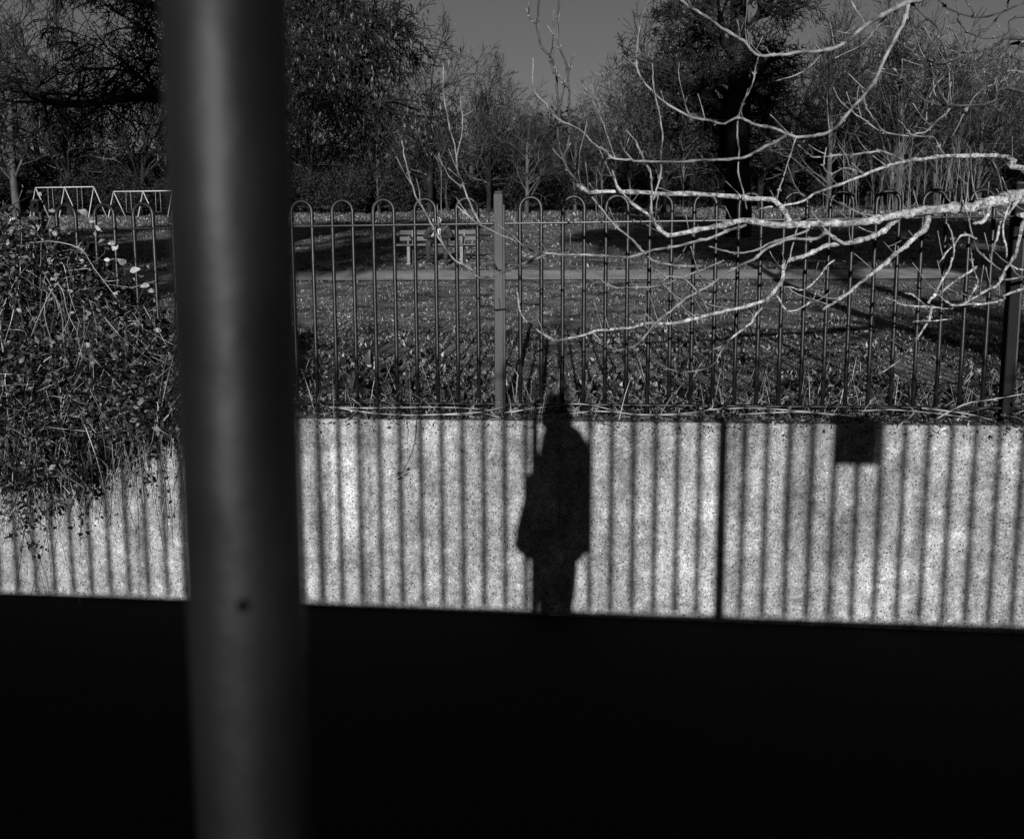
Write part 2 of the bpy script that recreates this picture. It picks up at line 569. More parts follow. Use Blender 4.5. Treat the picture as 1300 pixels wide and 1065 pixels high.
def bow_fence(root, x_posts, height, bar_r, post_w, rail_drop, post_mat, low_rail=.09):
    hm = hoop_mesh(bar_r, .03, height)
    pm = MB().box((0, 0, height / 2 - .04), (post_w, post_w, height + .10), .004)
    pme = pm.build('post', post_mat, link_it=False, smooth=False)
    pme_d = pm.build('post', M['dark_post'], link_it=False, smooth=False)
    cme = MB().box((0, 0, height + .016), (post_w * .86, post_w * .86, .016), .006).build('cap', post_mat, link_it=False, smooth=False)
    rib = MB().box((post_w / 2 + .004, -post_w * .15, height / 2 - .06), (.012, post_w * .5, height + .02), .002).build('edge_flange', post_mat, link_it=False, smooth=False)
    span = x_posts[1] - x_posts[0]
    rail = MB().box((span / 2, 0, 0), (span - post_w - .002, .036, .010), .002).build('rail', M['fence'], link_it=False, smooth=False)
    for i, x in enumerate(x_posts):
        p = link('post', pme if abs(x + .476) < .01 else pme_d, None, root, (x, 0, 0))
        link('cap', cme, None, p, (0, 0, 0)); link('edge_flange', rib, None, p, (0, 0, 0))
        if i == len(x_posts) - 1: break
        for z in (height - rail_drop, low_rail):
            link('rail', rail, None, root, (x, 0, z))
        for k in range(11):
            link('hoop', hm, None, root, (x + PITCHB * (1.5 + 2 * k), 0, 0))


SPAN = 23 * PITCHB
F_BASE = 1.055
ff = empty('bow_top_fence', (0, FENCE_Y, F_BASE + .03), (0, TILT, 0))
tag(ff, 'dark metal bow top fence standing on the pale concrete wall', 'fence')
bow_fence(ff, [-.476 + SPAN * k for k in range(-3, 4)], 1.245, .0115, .052, .152, M['post'])
rf = empty('bow_top_fence', (0, REAR_Y - .10, REAR_TOP), (0, TILT, 0))
tag(rf, 'bow top fence behind the photographer whose bars shade the wall in stripes', 'fence')
X917 = P(917.5, 600, WALL_Y)[0] + REAR_DX
bow_fence(rf, [X917 + SPAN * k for k in range(-4, 4)], 1.46, .0165, .05, .11, M['fence'], .012)

# small notice plate hung on the rear fence: only its square shadow shows
sl, sr = P(1065, 588, WALL_Y), P(1113, 588, WALL_Y)
pw = sr[0] - sl[0] + .008
pz0 = sl[2] + L_REAR * math.sin(SUN_EL)
pl = empty('notice_plate', ((sl[0] + sr[0]) / 2 + REAR_DX, REAR_Y - .06, pz0))
tag(pl, 'small square plate hung on the fence behind the photographer', 'plate')
MB().box((0, 0, .14), (pw, .006, .28), .002).build('plate', M['fence'], pl, smooth=False)
for sx in (-.06, .06): MB().box((sx, -.012, .14), (.02, .018, .05), .002).build('clip', M['metal'], pl, smooth=False)

# ------------------------------------------------------------------ pole close to the lens
PD = 0.25
pc = P(303, 487, PD)
pr = 0.5 * (np.linalg.norm(P(377, 487, PD) - P(230, 487, PD))) * .955
pole = empty('handrail_pole', (pc[0], pc[1], .15))
tag(pole, 'round black metal pole standing out of focus close to the camera', 'pole')
pts = [(0, 0, z) for z in np.linspace(0, 2.6, 40)]
MB().tube(pts, pr, 40).build('shaft', M['pole'], pole)
MB().tube([(0, 0, .002), (0, 0, .012), (0, 0, .016)], [.07, .07, .065], 32).build('base_flange', M['pole'], pole)
MB().tube([(0, 0, 2.6), (0, 0, 2.62), (0, 0, 2.63)], [pr * 1.02, pr * .9, pr * .4], 32).build('cap', M['pole'], pole)
hb = P(305, 771, PD - pr)
hxo = hb[0] - pc[0]; hyo = -math.sqrt(pr * pr - hxo * hxo)
b_ = MB().tube([(hxo, hyo + .0004, hb[2] - .15), (hxo * 1.02, hyo - .0006, hb[2] - .15)], [.0024, .0018], 10)
b_.build('bolt', M['recess'], pole)


# ------------------------------------------------------------------ people
def skin_mesh(name, joints, bones, material, sub=2):
    """joints: name -> ((x, y, z), (rx, ry)); bones: pairs, the first joint is the root"""
    names = list(joints)
    me = bpy.data.meshes.new(name)
    me.from_pydata([joints[k][0] for k in names], [(names.index(a), names.index(b)) for a, b in bones], [])
    ob = bpy.data.objects.new(name, me)
    col.objects.link(ob)
    sk = ob.modifiers.new('skin', 'SKIN')
    sk.use_smooth_shade = True
    for i, k in enumerate(names):
        r = joints[k][1]
        me.skin_vertices[0].data[i].radius = r if isinstance(r, tuple) else (r, r)
        me.skin_vertices[0].data[i].use_root = (i == 0)
    sb = ob.modifiers.new('sub', 'SUBSURF'); sb.levels = sb.render_levels = sub
    dg = bpy.context.evaluated_depsgraph_get()
    m2 = bpy.data.meshes.new_from_object(ob.evaluated_get(dg))
    bpy.data.objects.remove(ob)
    m2.name = name
    m2.materials.clear(); m2.materials.append(material)
    return m2


def lathe(mb, prof, n=24, cx=0, cy=0, sx=1.0, sy=1.0):
    ang = np.arange(n) * 2 * np.pi / n
    v = np.array([[cx + sx * r * math.cos(a), cy + sy * r * math.sin(a), z] for r, z in prof for a in ang])
    f = np.array([[k * n + i, k * n + (i + 1) % n, (k + 1) * n + (i + 1) % n, (k + 1) * n + i] for k in range(len(prof) - 1) for i in range(n)])
    return mb.add(v, f)


def head_mb(s=1.0):
    """egg-shaped head facing -Y, about 0.23 m high, origin at its centre"""
    prof = [(0.004, -.118), (.035, -.112), (.052, -.09), (.064, -.055), (.073, -.01), (.077, .03), (.072, .07), (.055, .1), (.03, .116), (.004, .12)]
    return lathe(MB(), [(r * s, z * s) for r, z in prof], 20, 0, 0, 1.0, 1.22)


def face(parent, skin):
    n = MB(); n.add([(-.012, -.088, -.02), (.012, -.088, -.02), (0, -.112, -.022), (0, -.09, .03)], np.array([[0, 1, 2], [0, 2, 3], [1, 3, 2]]))
    n.build('nose', skin, parent, smooth=False)
    for sx in (-1, 1):
        MB().tube([(sx * .03 - .012, -.0875, .018), (sx * .03, -.0915, .02), (sx * .03 + .012, -.0875, .018)], [.003, .006, .003], 6).build('eye', M['rubber'], parent)
        MB().tube([(sx * .076, .0, .03), (sx * .082, .012, .01), (sx * .077, .006, -.022)], [.008, .014, .006], 6).build('ear', skin, parent)
    MB().tube([(-.022, -.084, -.06), (0, -.09, -.058), (.022, -.084, -.06)], [.002, .005, .002], 6).build('mouth', M['dark_cloth'], parent)


def hand_mb(palm, tip_dir, side, r=.0085):
    """palm with four unequal curled fingers and a thumb from the palm's side"""
    palm, d, s = np.array(palm, float), np.array(tip_dir, float), np.array(side, float)
    d /= np.linalg.norm(d); s /= np.linalg.norm(s)
    nrm = np.cross(d, s)
    mb = MB()
    mb.tube([palm - d * .045, palm - d * .01, palm + d * .035], [.024, .036, .034], 8)
    for k, L in enumerate((.068, .078, .072, .055)):
        b = palm + d * .03 + s * (.024 - .016 * k)
        mb.tube([b, b + d * L * .4, b + d * L * .72 + nrm * L * .25, b + d * L * .8 + nrm * L * .52], [r, r * .95, r * .85, r * .6], 6)
    b = palm - d * .02 + s * .03
    mb.tube([b, b + s * .028 + d * .018, b + s * .03 + d * .045 + nrm * .02], [.011, .010, .007], 6)
    return mb


# the photographer: stands just behind the lens, out of frame, and throws the figure of shadow on the wall
def shadow_xz(px, py, back):
    """x, z of a point 'back' metres behind the camera whose shadow falls at photograph pixel (px, py) on the wall"""
    q = P(px, py, WALL_Y)
    t = (WALL_Y + back) / (math.cos(SUN_EL) * math.cos(SUN_DRIFT))
    return q[0] + t * math.cos(SUN_EL) * math.sin(SUN_DRIFT), q[2] + t * math.sin(SUN_EL)


BK = 0.40
pg = empty('person', (0, 0, .15))
tag(pg, 'person in a pointed hat and long flared coat behind the camera, seen only as shadow', 'person')
GZ = .15


def sil(px, py): x, z = shadow_xz(px, py, BK); return x, z - GZ


hx, _ = sil(704, 500)
lx1, lz1 = sil(695, 740)
lx2, _ = sil(717, 740)
J = {}
cx, hemz = sil(703, 700)
J['pelvis'] = ((cx, -BK, .95), (.11, .10))
J['belly'] = ((cx + .01, -BK, 1.10), (.105, .10))
J['chest'] = ((cx + .04, -BK, 1.27), (.095, .09))
J['neck0'] = ((hx, -BK, 1.44), (.06, .065))
J['neck'] = ((hx + .01, -BK + .01, 1.57), (.05, .05))
for nm, sx in (('l', -1), ('r', 1)):
    lx = (lx1 + lx2) / 2
    J['hip' + nm] = ((lx + sx * .045, -BK + sx * .03, .88), (.088, .088))
    J['knee' + nm] = ((lx + .016 * sx, -BK + sx * .09, .50), (.058, .062))
    J['ankle' + nm] = ((lx + .03 * sx, -BK + sx * .12 - .04, .10), (.045, .05))
    J['toe' + nm] = ((lx + .04 * sx, -BK + sx * .12 + .12, .045), (.04, .035))
B = [('pelvis', 'belly'), ('belly', 'chest'), ('chest', 'neck0'), ('neck0', 'neck')]
for nm in 'lr': B += [('pelvis', 'hip' + nm), ('hip' + nm, 'knee' + nm), ('knee' + nm, 'ankle' + nm), ('ankle' + nm, 'toe' + nm)]
link('body', skin_mesh('body', J, B, M['dark_cloth']), None, pg)
# coat: lofted outline rings taken at heights of the shadow
rows = [(539, 695, 724), (544, 692, 734), (552, 688, 741), (564, 686, 746), (580, 683, 750), (590, 677, 750), (605, 671, 750), (630, 665, 749), (655, 659, 748), (672, 655, 747), (684, 654, 747), (693, 653, 746), (700, 657, 744), (707, 668, 738), (712, 680, 733)]
mb = MB(); rings = []
for py_, xl, xr in rows:
    a0, z0 = sil(xl, py_); a1, _ = sil(xr, py_)
    rings.append(((a0 + a1) / 2, (a1 - a0) / 2, z0))
n = 28; vs_, fs_ = [], []
for (c0, w0, z0) in rings:
    for i in range(n):
        t = 2 * math.pi * i / n
        vs_.append((c0 + w0 * math.cos(t), -BK + (.145 - .03 * (z0 > 1.35)) * math.sin(t), z0))
for k in range(len(rings) - 1):
    for i in range(n): fs_.append([k * n + i, k * n + (i + 1) % n, (k + 1) * n + (i + 1) % n, (k + 1) * n + i])
coat = mb.add(vs_, np.array(fs_)).build('coat', M['black_cloth'], pg)
mb = MB().add([(rings[0][0] + rings[0][1] * math.cos(2 * math.pi * i / n), -BK + .115 * math.sin(2 * math.pi * i / n), rings[0][2]) for i in range(n)]
              + [(hx + .06 * math.cos(2 * math.pi * i / n), -BK + .06 * math.sin(2 * math.pi * i / n), rings[0][2] + .045) for i in range(n)],
              np.array([[i, (i + 1) % n, n + (i + 1) % n, n + i] for i in range(n)]))
mb.build('collar', M['black_cloth'], coat)
hd = head_mb(1.0).build('head', M['skin'], pg, loc=(hx + .012, -BK + .01, 1.70), rot=(0, 0, R(180)))
face(hd, M['skin'])
lathe(MB(), [(.083, -.015), (.089, .03), (.086, .075), (.072, .11), (.053, .145), (.036, .18), (.026, .21), (.004, .222)], 20, 0, .012, 1.0, 1.15).build('hat', M['black_cloth'], hd)
# forearms reach forward at chest height, hands under the phone
for sx in (-1, 1):
    sh = np.array((rings[2][0] + sx * .062, -BK + .02, 1.46)); el = np.array((rings[6][0] + .01 + sx * .055, -BK + .05, 1.20)); wr = np.array((.035 + sx * .055, -.09, 1.50))
    MB().tube([sh, (sh + el) / 2, el, (el + wr) / 2, wr], [.056, .054, .052, .044, .036], 12).build('sleeve', M['black_cloth'], pg)
    hand_mb(wr + np.array((0, .035, .02)), (-sx * .35, .5, .6), (-sx * .5, -.3, .3)).build('hand', M['skin'], pg)
ph = MB().box((.035, -.030, CAM_Z), (.07, .008, .145), .003).build('phone', M['rubber'], smooth=False)
tag(ph, 'black phone held up by the person behind the camera', 'phone')

# ------------------------------------------------------------------ bench and its sitter
BY = 17.75
bl, br = P(505, 337, BY), P(606, 337, BY)
bx, bw = (bl[0] + br[0]) / 2, br[0] - bl[0]
bz = float(ground_z(np.array([bx]), np.array([BY]))[0])
bench = empty('park_bench', (bx, BY, bz))
tag(bench, 'slatted park bench with pale legs where a person in dark clothes sits', 'bench')
for z, y in ((.62, .245), (.765, .275)):
    MB().box((0, y, z), (bw, .03, .10), .006).build('back_slat', M['slat'], bench, smooth=False)
for y in (-.19, -.07, .05, .165):
    MB().box((0, y, .44), (bw, .10, .035), .006).build('seat_slat', M['slat'], bench, smooth=False)
for px in (521, 587.5):
    x = P(px, 330, BY)[0] - bx
    lg = MB().box((x, -.17, .20), (.07, .06, .42), .008).build('leg', M['leg'], bench, smooth=False)
    MB().box((x, -.17, .012), (.11, .13, .04), .006).build('foot', M['leg'], lg, smooth=False)
    MB().box((x, .17, .20), (.06, .06, .42), .008).build('leg', M['leg'], bench, smooth=False)
    MB().tube([(x, .20, .40), (x, .225, .60), (x, .255, .82)], .022, 8).build('back_stay', M['leg'], bench)
    ar = MB().tube([(x, -.20, .44), (x, -.21, .56), (x, -.17, .635), (x, .0, .645), (x, .20, .64)], .02, 8)
    ar.build('armrest', M['leg'], bench)

sit = empty('person', (bx - .02 + (P(560, 320, BY)[0] - bx), BY, bz))
tag(sit, 'person in dark clothes and pale shirt sitting hunched forward on the park bench', 'person')
J = {'pelvis': ((0, .06, .55), (.16, .13)), 'belly': ((0, .02, .64), (.15, .12)), 'chest': ((0, -.12, .77), (.17, .125)), 'neck': ((0, -.24, .83), (.06, .06)), 'neck1': ((0, -.29, .86), (.052, .055))}
B = [('pelvis', 'belly'), ('belly', 'chest'), ('chest', 'neck'), ('neck', 'neck1')]
for nm, sx in (('l', -1), ('r', 1)):
    J['hip' + nm] = ((sx * .10, .02, .525), (.095, .09)); J['knee' + nm] = ((sx * .19, -.42, .50), (.068, .068))
    J['ank' + nm] = ((sx * .20 + .0, -.40, .10), (.05, .052)); J['toe' + nm] = ((sx * .23, -.56, .045), (.045, .035))
    J['sho' + nm] = ((sx * .21, -.14, .80), (.085, .08)); J['elb' + nm] = ((sx * .30, -.30, .60), (.058, .058)); J['wri' + nm] = ((sx * .07 - .02, -.50, .61), (.036, .036))
    B += [('pelvis', 'hip' + nm), ('hip' + nm, 'knee' + nm), ('knee' + nm, 'ank' + nm), ('ank' + nm, 'toe' + nm), ('chest', 'sho' + nm), ('sho' + nm, 'elb' + nm), ('elb' + nm, 'wri' + nm)]
link('body', skin_mesh('body', J, B, M['dark_cloth']), None, sit)
mb = MB().tube([(.015, -.245, .86), (.025, -.255, .76), (.03, -.22, .66)], [.025, .042, .035], 10)
mb.build('shirt', M['white_cloth'], sit)
hd = head_mb(1.0).build('head', M['skin'], sit, loc=(.0, -.36, .925), rot=(R(30), 0, R(8)))
face(hd, M['skin'])
lathe(MB(), [(.084, .0), (.09, .04), (.084, .085), (.064, .112), (.036, .128), (.004, .132)], 20, 0, .03, 1.0, 1.12).build('hair', M['hair'], hd)
MB().tube([(.082, 0, .0), (.088, .0, .06), (.06, 0, .115), (0, 0, .137), (-.06, 0, .115), (-.088, 0, .06), (-.082, 0, .0)], .010, 8).build('headband', M['white_cloth'], hd)
for sx in (-1, 1):
    hand_mb((sx * .05 - .02, -.535, .615), (-sx * .4, -.75, .1), (-sx * .4, 0, .7)).build('hand', M['skin'], sit)
sp = MB().box((0, 0, 0), (.075, .15, .01), .003).build('phone', M['white_cloth'], smooth=False, loc=(sit.location.x - .0, BY - .62, bz + .66), rot=(R(40), 0, 0))
tag(sp, 'pale phone in the hands of the person on the bench', 'phone')


# ------------------------------------------------------------------ swing sets far across the park
def swing_set(x0p, x1p, ytop, D, label):
    a, b = P(x0p, ytop, D), P(x1p, ytop, D)
    cx = (a[0] + b[0]) / 2
    g = float(ground_z(np.array([cx]), np.array([D]))[0])
    H = max(2.2, a[2] - g); W = b[0] - a[0]
    s = empty('swing_set', (cx, D, g))
    tag(s, label, 'swing set', 'white swing frames across the park')
    MB().tube([(-W / 2, 0, H), (W / 2, 0, H)], .04, 8).build('top_bar', M['white_paint'], s)
    for x in (-W / 2, 0, W / 2):
        for sy in (-1, 1):
            MB().tube([(x, 0, H), (x + .25 * (sy + 1), sy * .9, 0)], .03, 8).build('leg', M['white_paint'], s)
    for x in (-W / 4, W / 4):
        seat = MB().box((x, 0, .5), (.5, .2, .06), .02).build('seat', M['rubber'], s, smooth=False)
        for dx in (-.22, .22): MB().tube([(x + dx, 0, .52), (x + dx * .9, 0, H)], .012, 4).build('chain', M['chain'], seat)
    return s


swing_set(45, 119, 238.5, 62, 'leftmost white swing frame with two bays, by the left edge of the park')
swing_set(144, 219, 243.5, 62, 'right hand white swing frame with two bays, beside the dark pole')


# ------------------------------------------------------------------ trees
def grow(rng, base, d0, L, r, spec, poly_big, poly_twig, twig_pts, first=.35):
    """recursive bare tree; spec: list of levels (n_children, len_ratio, angle_deg, wiggle, up, nseg)"""
    stack = [(np.array(base, float), np.array(d0, float), L, r, 0)]
    while stack:
        p, d, L, r, lv = stack.pop()
        nch, lr, ang, wig, up, ns = spec[lv]
        pts, rad = [p], [r]
        d = d / np.linalg.norm(d)
        last = lv == len(spec) - 1
        dirs = [d]
        for k in range(ns):
            d = d + rng.normal(size=3) * wig + np.array([0, 0, up])
            d /= np.linalg.norm(d)
            p = p + d * L / ns
            pts.append(p); dirs.append(d)
            rad.append(max(r * (1 - (.55 if lv == 0 else .75) * (k + 1) / ns), r * .2))
        (poly_big if lv <= 1 else poly_twig).add(pts, rad, 8 if lv == 0 else (5 if lv == 1 else (4 if r > .03 else 3)))
        if last:
            twig_pts.append(pts[-1]); twig_pts.append(pts[len(pts) // 2])
            continue
        for c in range(nch):
            f = rng.uniform(.25 if lv else first, 1.0) if c else 1.0
            x = f * ns
            i = min(int(x), ns - 1); fr = x - i
            q = np.array(pts[i]) * (1 - fr) + np.array(pts[i + 1]) * fr
            rr = rad[i] * (1 - fr) + rad[i + 1] * fr
            dd = dirs[min(i + 1, ns)]
            a = R(ang) * rng.uniform(.55, 1.35) * (0.45 if c == 0 else 1)
            s = np.cross(dd, rng.normal(size=3)); s /= np.linalg.norm(s) + 1e-9
            nd = dd * math.cos(a) + s * math.sin(a)
            stack.append((q, nd, L * lr * rng.uniform(.7, 1.25) * (1.15 - .35 * f), max(rr * (.45 if lv == 0 else .62), .004), lv + 1))


def tree_proto(name, seed, L, r, spec, bark, twig, catkins=0, lean=(0, 0, 1), rmin=.012, ck=(.05, .1), ck_low=None, first=.35):
    rng = np.random.default_rng(seed)
    big, tw, tips = Poly(), Poly(), []
    grow(rng, (0, 0, -.4), lean, L, r, spec, big, tw, tips, first)
    for k in tw.d:
        tw.d[k] = [(p, np.maximum(q, rmin)) for p, q in tw.d[k]]
    t = empty(name)
    big.into(MB()).build('trunk', bark, t)
    c = tw.into(MB()).build('crown', twig, t)
    if catkins:
        tips = np.array(tips)
        if ck_low is not None:
            w = np.clip((ck_low - tips[:, 2]) / ck_low, .02, 1); w /= w.sum()
        else: w = None
        i = rng.choice(len(tips), catkins, p=w)
        pos = tips[i] + rng.normal(size=(catkins, 3)) * .22
        leaf_cards(MB(), pos, rng.uniform(ck[0], ck[1], catkins), rng, .38, down=.75).build('leaf_cluster', M['catkin'], c)
    return t


def put(t, x, y, label=None, group=None, scale=1.0, rz=0.0, cat='tree', sz=None):
    t.location = (x, y, float(ground_z(np.array([x]), np.array([y]))[0]))
    t.rotation_euler = (0, 0, rz)
    t.scale = (scale, scale, scale if sz is None else sz)
    if label: tag(t, label, cat, group)
    return t


# left tree whose trunk stands behind the pole
def limb(t, px, D0, D1, r0, r1, rngl, n_side, spec, droop=0.0, catk=0):
    """a long bough traced through the air, with its own side branches and hanging clusters"""
    O = np.array(t.location)
    q = smooth_path([P(x, y, D) for (x, y), D in zip(px, np.linspace(D0, D1, len(px)))], 4) - O
    lo_ = MB().tube(q, np.linspace(r0, r1, len(q)), 7).build('limb', M['bark'], t)
    pol_, tips_ = Poly(), []
    for k in range(n_side):
        i = rngl.integers(3, len(q))
        d = np.array([rngl.normal(), rngl.normal() * .8, rngl.normal() * .6 + .15 - droop])
        grow(rngl, q[i], d, rngl.uniform(.8, 1.75), .035, spec, pol_, pol_, tips_)
    for k in pol_.d: pol_.d[k] = [(p, np.maximum(w, .010)) for p, w in pol_.d[k]]
    tw_ = pol_.into(MB()).build('twigs', M['twig'], lo_)
    if catk:
        tp = np.array(tips_)
        pos = tp[rngl.integers(0, len(tp), catk)] + rngl.normal(size=(catk, 3)) * np.array([.25, .25, .3])
        tag(leaf_cards(MB(), pos, rngl.uniform(.07, .17, catk), rngl, .36, down=.78).build('leaf_clusters', M['catkin'], lo_), kind='stuff')


spec_left = [(12, .50, 62, .05, .02, 8), (9, .50, 48, .10, -.01, 7), (7, .50, 48, .16, -.05, 6), (6, .55, 45, .2, -.10, 5), (4, .55, 45, .22, -.12, 4)]
tl = tree_proto('spreading_tree', 11, 9.0, .42, spec_left, M['bark'], M['twig'], catkins=2600, rmin=.010, ck=(.06, .13), ck_low=9)
lx_ = P(292, 330, 21)
put(tl, lx_[0], 21, 'big dark spreading tree with drooping hanging leaf clusters behind the black pole')
bpy.context.view_layer.update()
spec_tw = [(6, .6, 48, .16, -.02, 6), (6, .58, 45, .2, -.05, 5), (4, .5, 42, .22, -.08, 4)]
rngl = np.random.default_rng(5)
limb(tl, [(292, 150), (240, 128), (200, 124), (150, 126), (110, 132), (75, 132), (45, 124), (10, 112), (-60, 95)], 21, 19, .15, .06, rngl, 44, spec_tw, -.25)
limb(tl, [(300, -40), (350, 5), (395, 24), (420, 42), (445, 62), (468, 90)], 20.8, 18.5, .16, .03, rngl, 46, spec_tw, .35, 1700)
limb(tl, [(310, -80), (390, -40), (440, -10), (470, 20), (488, 56)], 20.8, 19.5, .12, .025, rngl, 42, spec_tw, .35, 900)
limb(tl, [(300, 80), (350, 70), (400, 72), (450, 95), (480, 130)], 21, 18, .10, .025, rngl, 34, spec_tw, .4, 2000)
limb(tl, [(292, 60), (240, 35), (180, 0), (120, -30), (60, -50)], 21, 19, .13, .05, rngl, 48, spec_tw, .1, 150)

# right tree with a dense curly crown
spec_right = [(30, .25, 72, .03, .03, 9), (10, .52, 52, .15, .0, 7), (9, .52, 56, .22, .02, 6), (7, .55, 55, .32, .0, 5), (4, .55, 50, .3, -.02, 4)]
tr = tree_proto('dense_tree', 23, 11.5, .46, spec_right, M['bark'], M['twig'], catkins=2500, rmin=.013, ck=(.05, .1))
rx_ = P(936, 315, 27)
put(tr, rx_[0], 27, 'dark straight trunked tree with a dense curly crown right of the sky gap')

# woodland: prototypes, then copies
spec_w1 = [(15, .55, 40, .04, .03, 7), (9, .5, 38, .09, .05, 5), (8, .52, 36, .12, .05, 4), (5, .5, 35, .14, .05, 3)]
spec_w2 = [(18, .48, 46, .05, .03, 7), (10, .5, 42, .12, .03, 5), (8, .52, 42, .15, .03, 4), (5, .55, 40, .18, .02, 3)]
spec_w3 = [(20, .60, 26, .05, .04, 6), (10, .5, 30, .10, .05, 5), (8, .5, 32, .14, .05, 3), (4, .5, 32, .14, .05, 3)]
protos = [
    tree_proto('bare_tree', 31, 9, .22, spec_w1, M['mid_bark'], M['mid_twig'], rmin=.015, first=.2),
    tree_proto('bare_tree', 32, 9, .24, spec_w2, M['bark'], M['mid_twig'], rmin=.015, first=.2),
    tree_proto('bare_tree', 33, 6, .16, spec_w3, M['mid_bark'], M['pale_twig'], rmin=.015, first=.2),
    tree_proto('bare_tree', 34, 8, .26, spec_w2, M['mid_bark'], M['mid_twig'], rmin=.015, first=.2),
]
used = [False] * 4


def landmark(px):
    for lim, txt in ((30, 'at the left edge'), (125, 'above the left swing frame'), (218, 'above the right swing frame'), (380, 'behind the black pole'), (490, 'between the pole and the bench'),
                     (620, 'above the bench'), (700, 'above the grey fence post'), (790, 'under the sky gap'), (900, 'left of the dense dark tree'), (970, 'behind the dense dark trunk'),
                     (1080, 'right of the dense dark tree'), (1220, 'behind the pale saplings')):
        if px < lim: return txt
    return 'at the right edge'


def wood(i, px, D, scale, label, group=None, rz=None, sz=None):
    label = label.format(landmark(px))
    t = protos[i] if not used[i] else copy_tree(protos[i])
    used[i] = True
    x = P(px, 250, D)[0]
    return put(t, x, D, label, group, scale, rng_w.uniform(0, 6.28) if rz is None else rz, sz=sz)


rng_w = random.Random(4)
wood(3, 597, 70, 1.13, 'tall rounded bare tree on the skyline left of the sky gap')
wood(0, 655, 74, .86, 'bare tree with an uneven top at the left foot of the sky gap')
wood(2, 768, 72, 1.42, 'pale fine twigged bushy tree right under the sky gap, left of the dense dark tree')
wood(1, 697, 82, .84, 'low dark bare tree at the bottom of the sky gap')
wood(2, 1172, 78, 1.5, 'pale fan shaped bare tree on the skyline under the curved bright branch')
wood(2, 1265, 74, 1.55, 'pale fan shaped bare tree nearest the right edge of the photo')
wood(3, 1225, 84, 1.2, 'bare tree standing between the two pale fan shaped trees at the right')
wood(1, 545, 66, 1.12, 'dark bare tree just right of the hanging leaf clusters')
wood(1, 620, 62, .85, 'dark low branching tree in front of the tall rounded tree on the skyline')
wood(3, 668, 60, .70, 'small crooked bare tree standing before the left foot of the sky gap')
for k in range(18):
    wood(rng_w.choice([0, 1, 3]), -190 + 40 * k + rng_w.uniform(-16, 16), rng_w.uniform(67, 84), rng_w.uniform(1.1, 1.45) * (1.22 if k < 8 else 1),
         'bare tree in the crowded far woodland, {}', 'woodland trees at the left')
for k in range(14):
    wood(rng_w.choice([0, 1, 1, 3]), 800 + 25 * k + rng_w.uniform(-10, 14), rng_w.uniform(58, 80), rng_w.uniform(.98, 1.25) * (.86 if k < 3 else 1),
         'tall bare tree in the crowded far woodland, {}', 'woodland trees at the right')
for k in range(12):
    wood(rng_w.choice([0, 1, 3]), 1110 + 22 * k + rng_w.uniform(-14, 14), rng_w.uniform(60, 84), rng_w.uniform(.8, 1.02),
         'lower bare tree in the far woodland, {}', 'lower woodland trees at the right edge')
for k in range(8):
    wood(rng_w.choice([0, 1, 3]), 560 + 30 * k + rng_w.uniform(-10, 10), rng_w.uniform(66, 84), rng_w.uniform(.58, .74),
         'short bare tree in the far woodland, {}', 'short trees under the sky gap')

# evergreen undergrowth: dark shrubs along the foot of the wood
rng = np.random.default_rng(8)


def shrub_proto(seed, n=6500, h=3.2, w=2.6):
    rg = np.random.default_rng(seed)
    s = empty('evergreen_shrub')
    lobes = rg.normal(size=(9, 3)) * np.array([w * .42, w * .42, h * .16]) + np.array([0, 0, h * .45])
    i = rg.integers(0, 9, n)
    u = rg.normal(size=(n, 3)); u /= np.linalg.norm(u, axis=1, keepdims=True)
    pos = lobes[i] + u * rg.uniform(.45, 1.05, (n, 1)) * np.array([w * .36, w * .36, h * .34])
    pos[:, 2] = np.maximum(pos[:, 2], .05)
    leaf_cards(MB(), pos, rg.uniform(.09, .19, n), rg, .7).build('foliage', M['evergreen'], s)
    pl_ = Poly()
    grow(rg, (0, 0, -.2), (0, 0, 1), h * .7, .08, [(7, .8, 55, .1, .05, 5), (6, .5, 45, .15, .03, 4), (3, .5, 40, .15, 0, 3)], pl_, pl_, [])
    pl_.into(MB()).build('stem', M['mid_twig'], s)
    return s


shr = [shrub_proto(s) for s in (61, 62, 63)]
su = [False] * 3


def shrub(i, px, D, sc, label, group, sz=None):
    label = label.format(landmark(px))
    t = shr[i] if not su[i] else copy_tree(shr[i])
    su[i] = True
    return put(t, P(px, 250, D)[0], D, label, group, sc, rng_w.uniform(0, 6.28), 'shrub', sz)


for k in range(24):
    shrub(k % 3, -140 + 30 * k + rng_w.uniform(-10, 10), rng_w.uniform(66, 76), rng_w.uniform(.9, 1.5), 'dark evergreen shrub in the shadowy undergrowth, {}', 'dark undergrowth left of the sky gap')
for k in range(20):
    shrub(k % 3, 580 + 36 * k + rng_w.uniform(-12, 12), rng_w.uniform(66, 76), rng_w.uniform(.8, 1.35), 'dark evergreen shrub at the foot of the wood, {}', 'dark undergrowth right of the sky gap')
for k in range(26):
    shrub(k % 3, -150 + 58 * k + rng_w.uniform(-12, 12), rng_w.uniform(82, 92), rng_w.uniform(1.9, 2.7), 'tall ivy dark bush filling the back of the wood, {}', 'ivy clad back row of the wood')

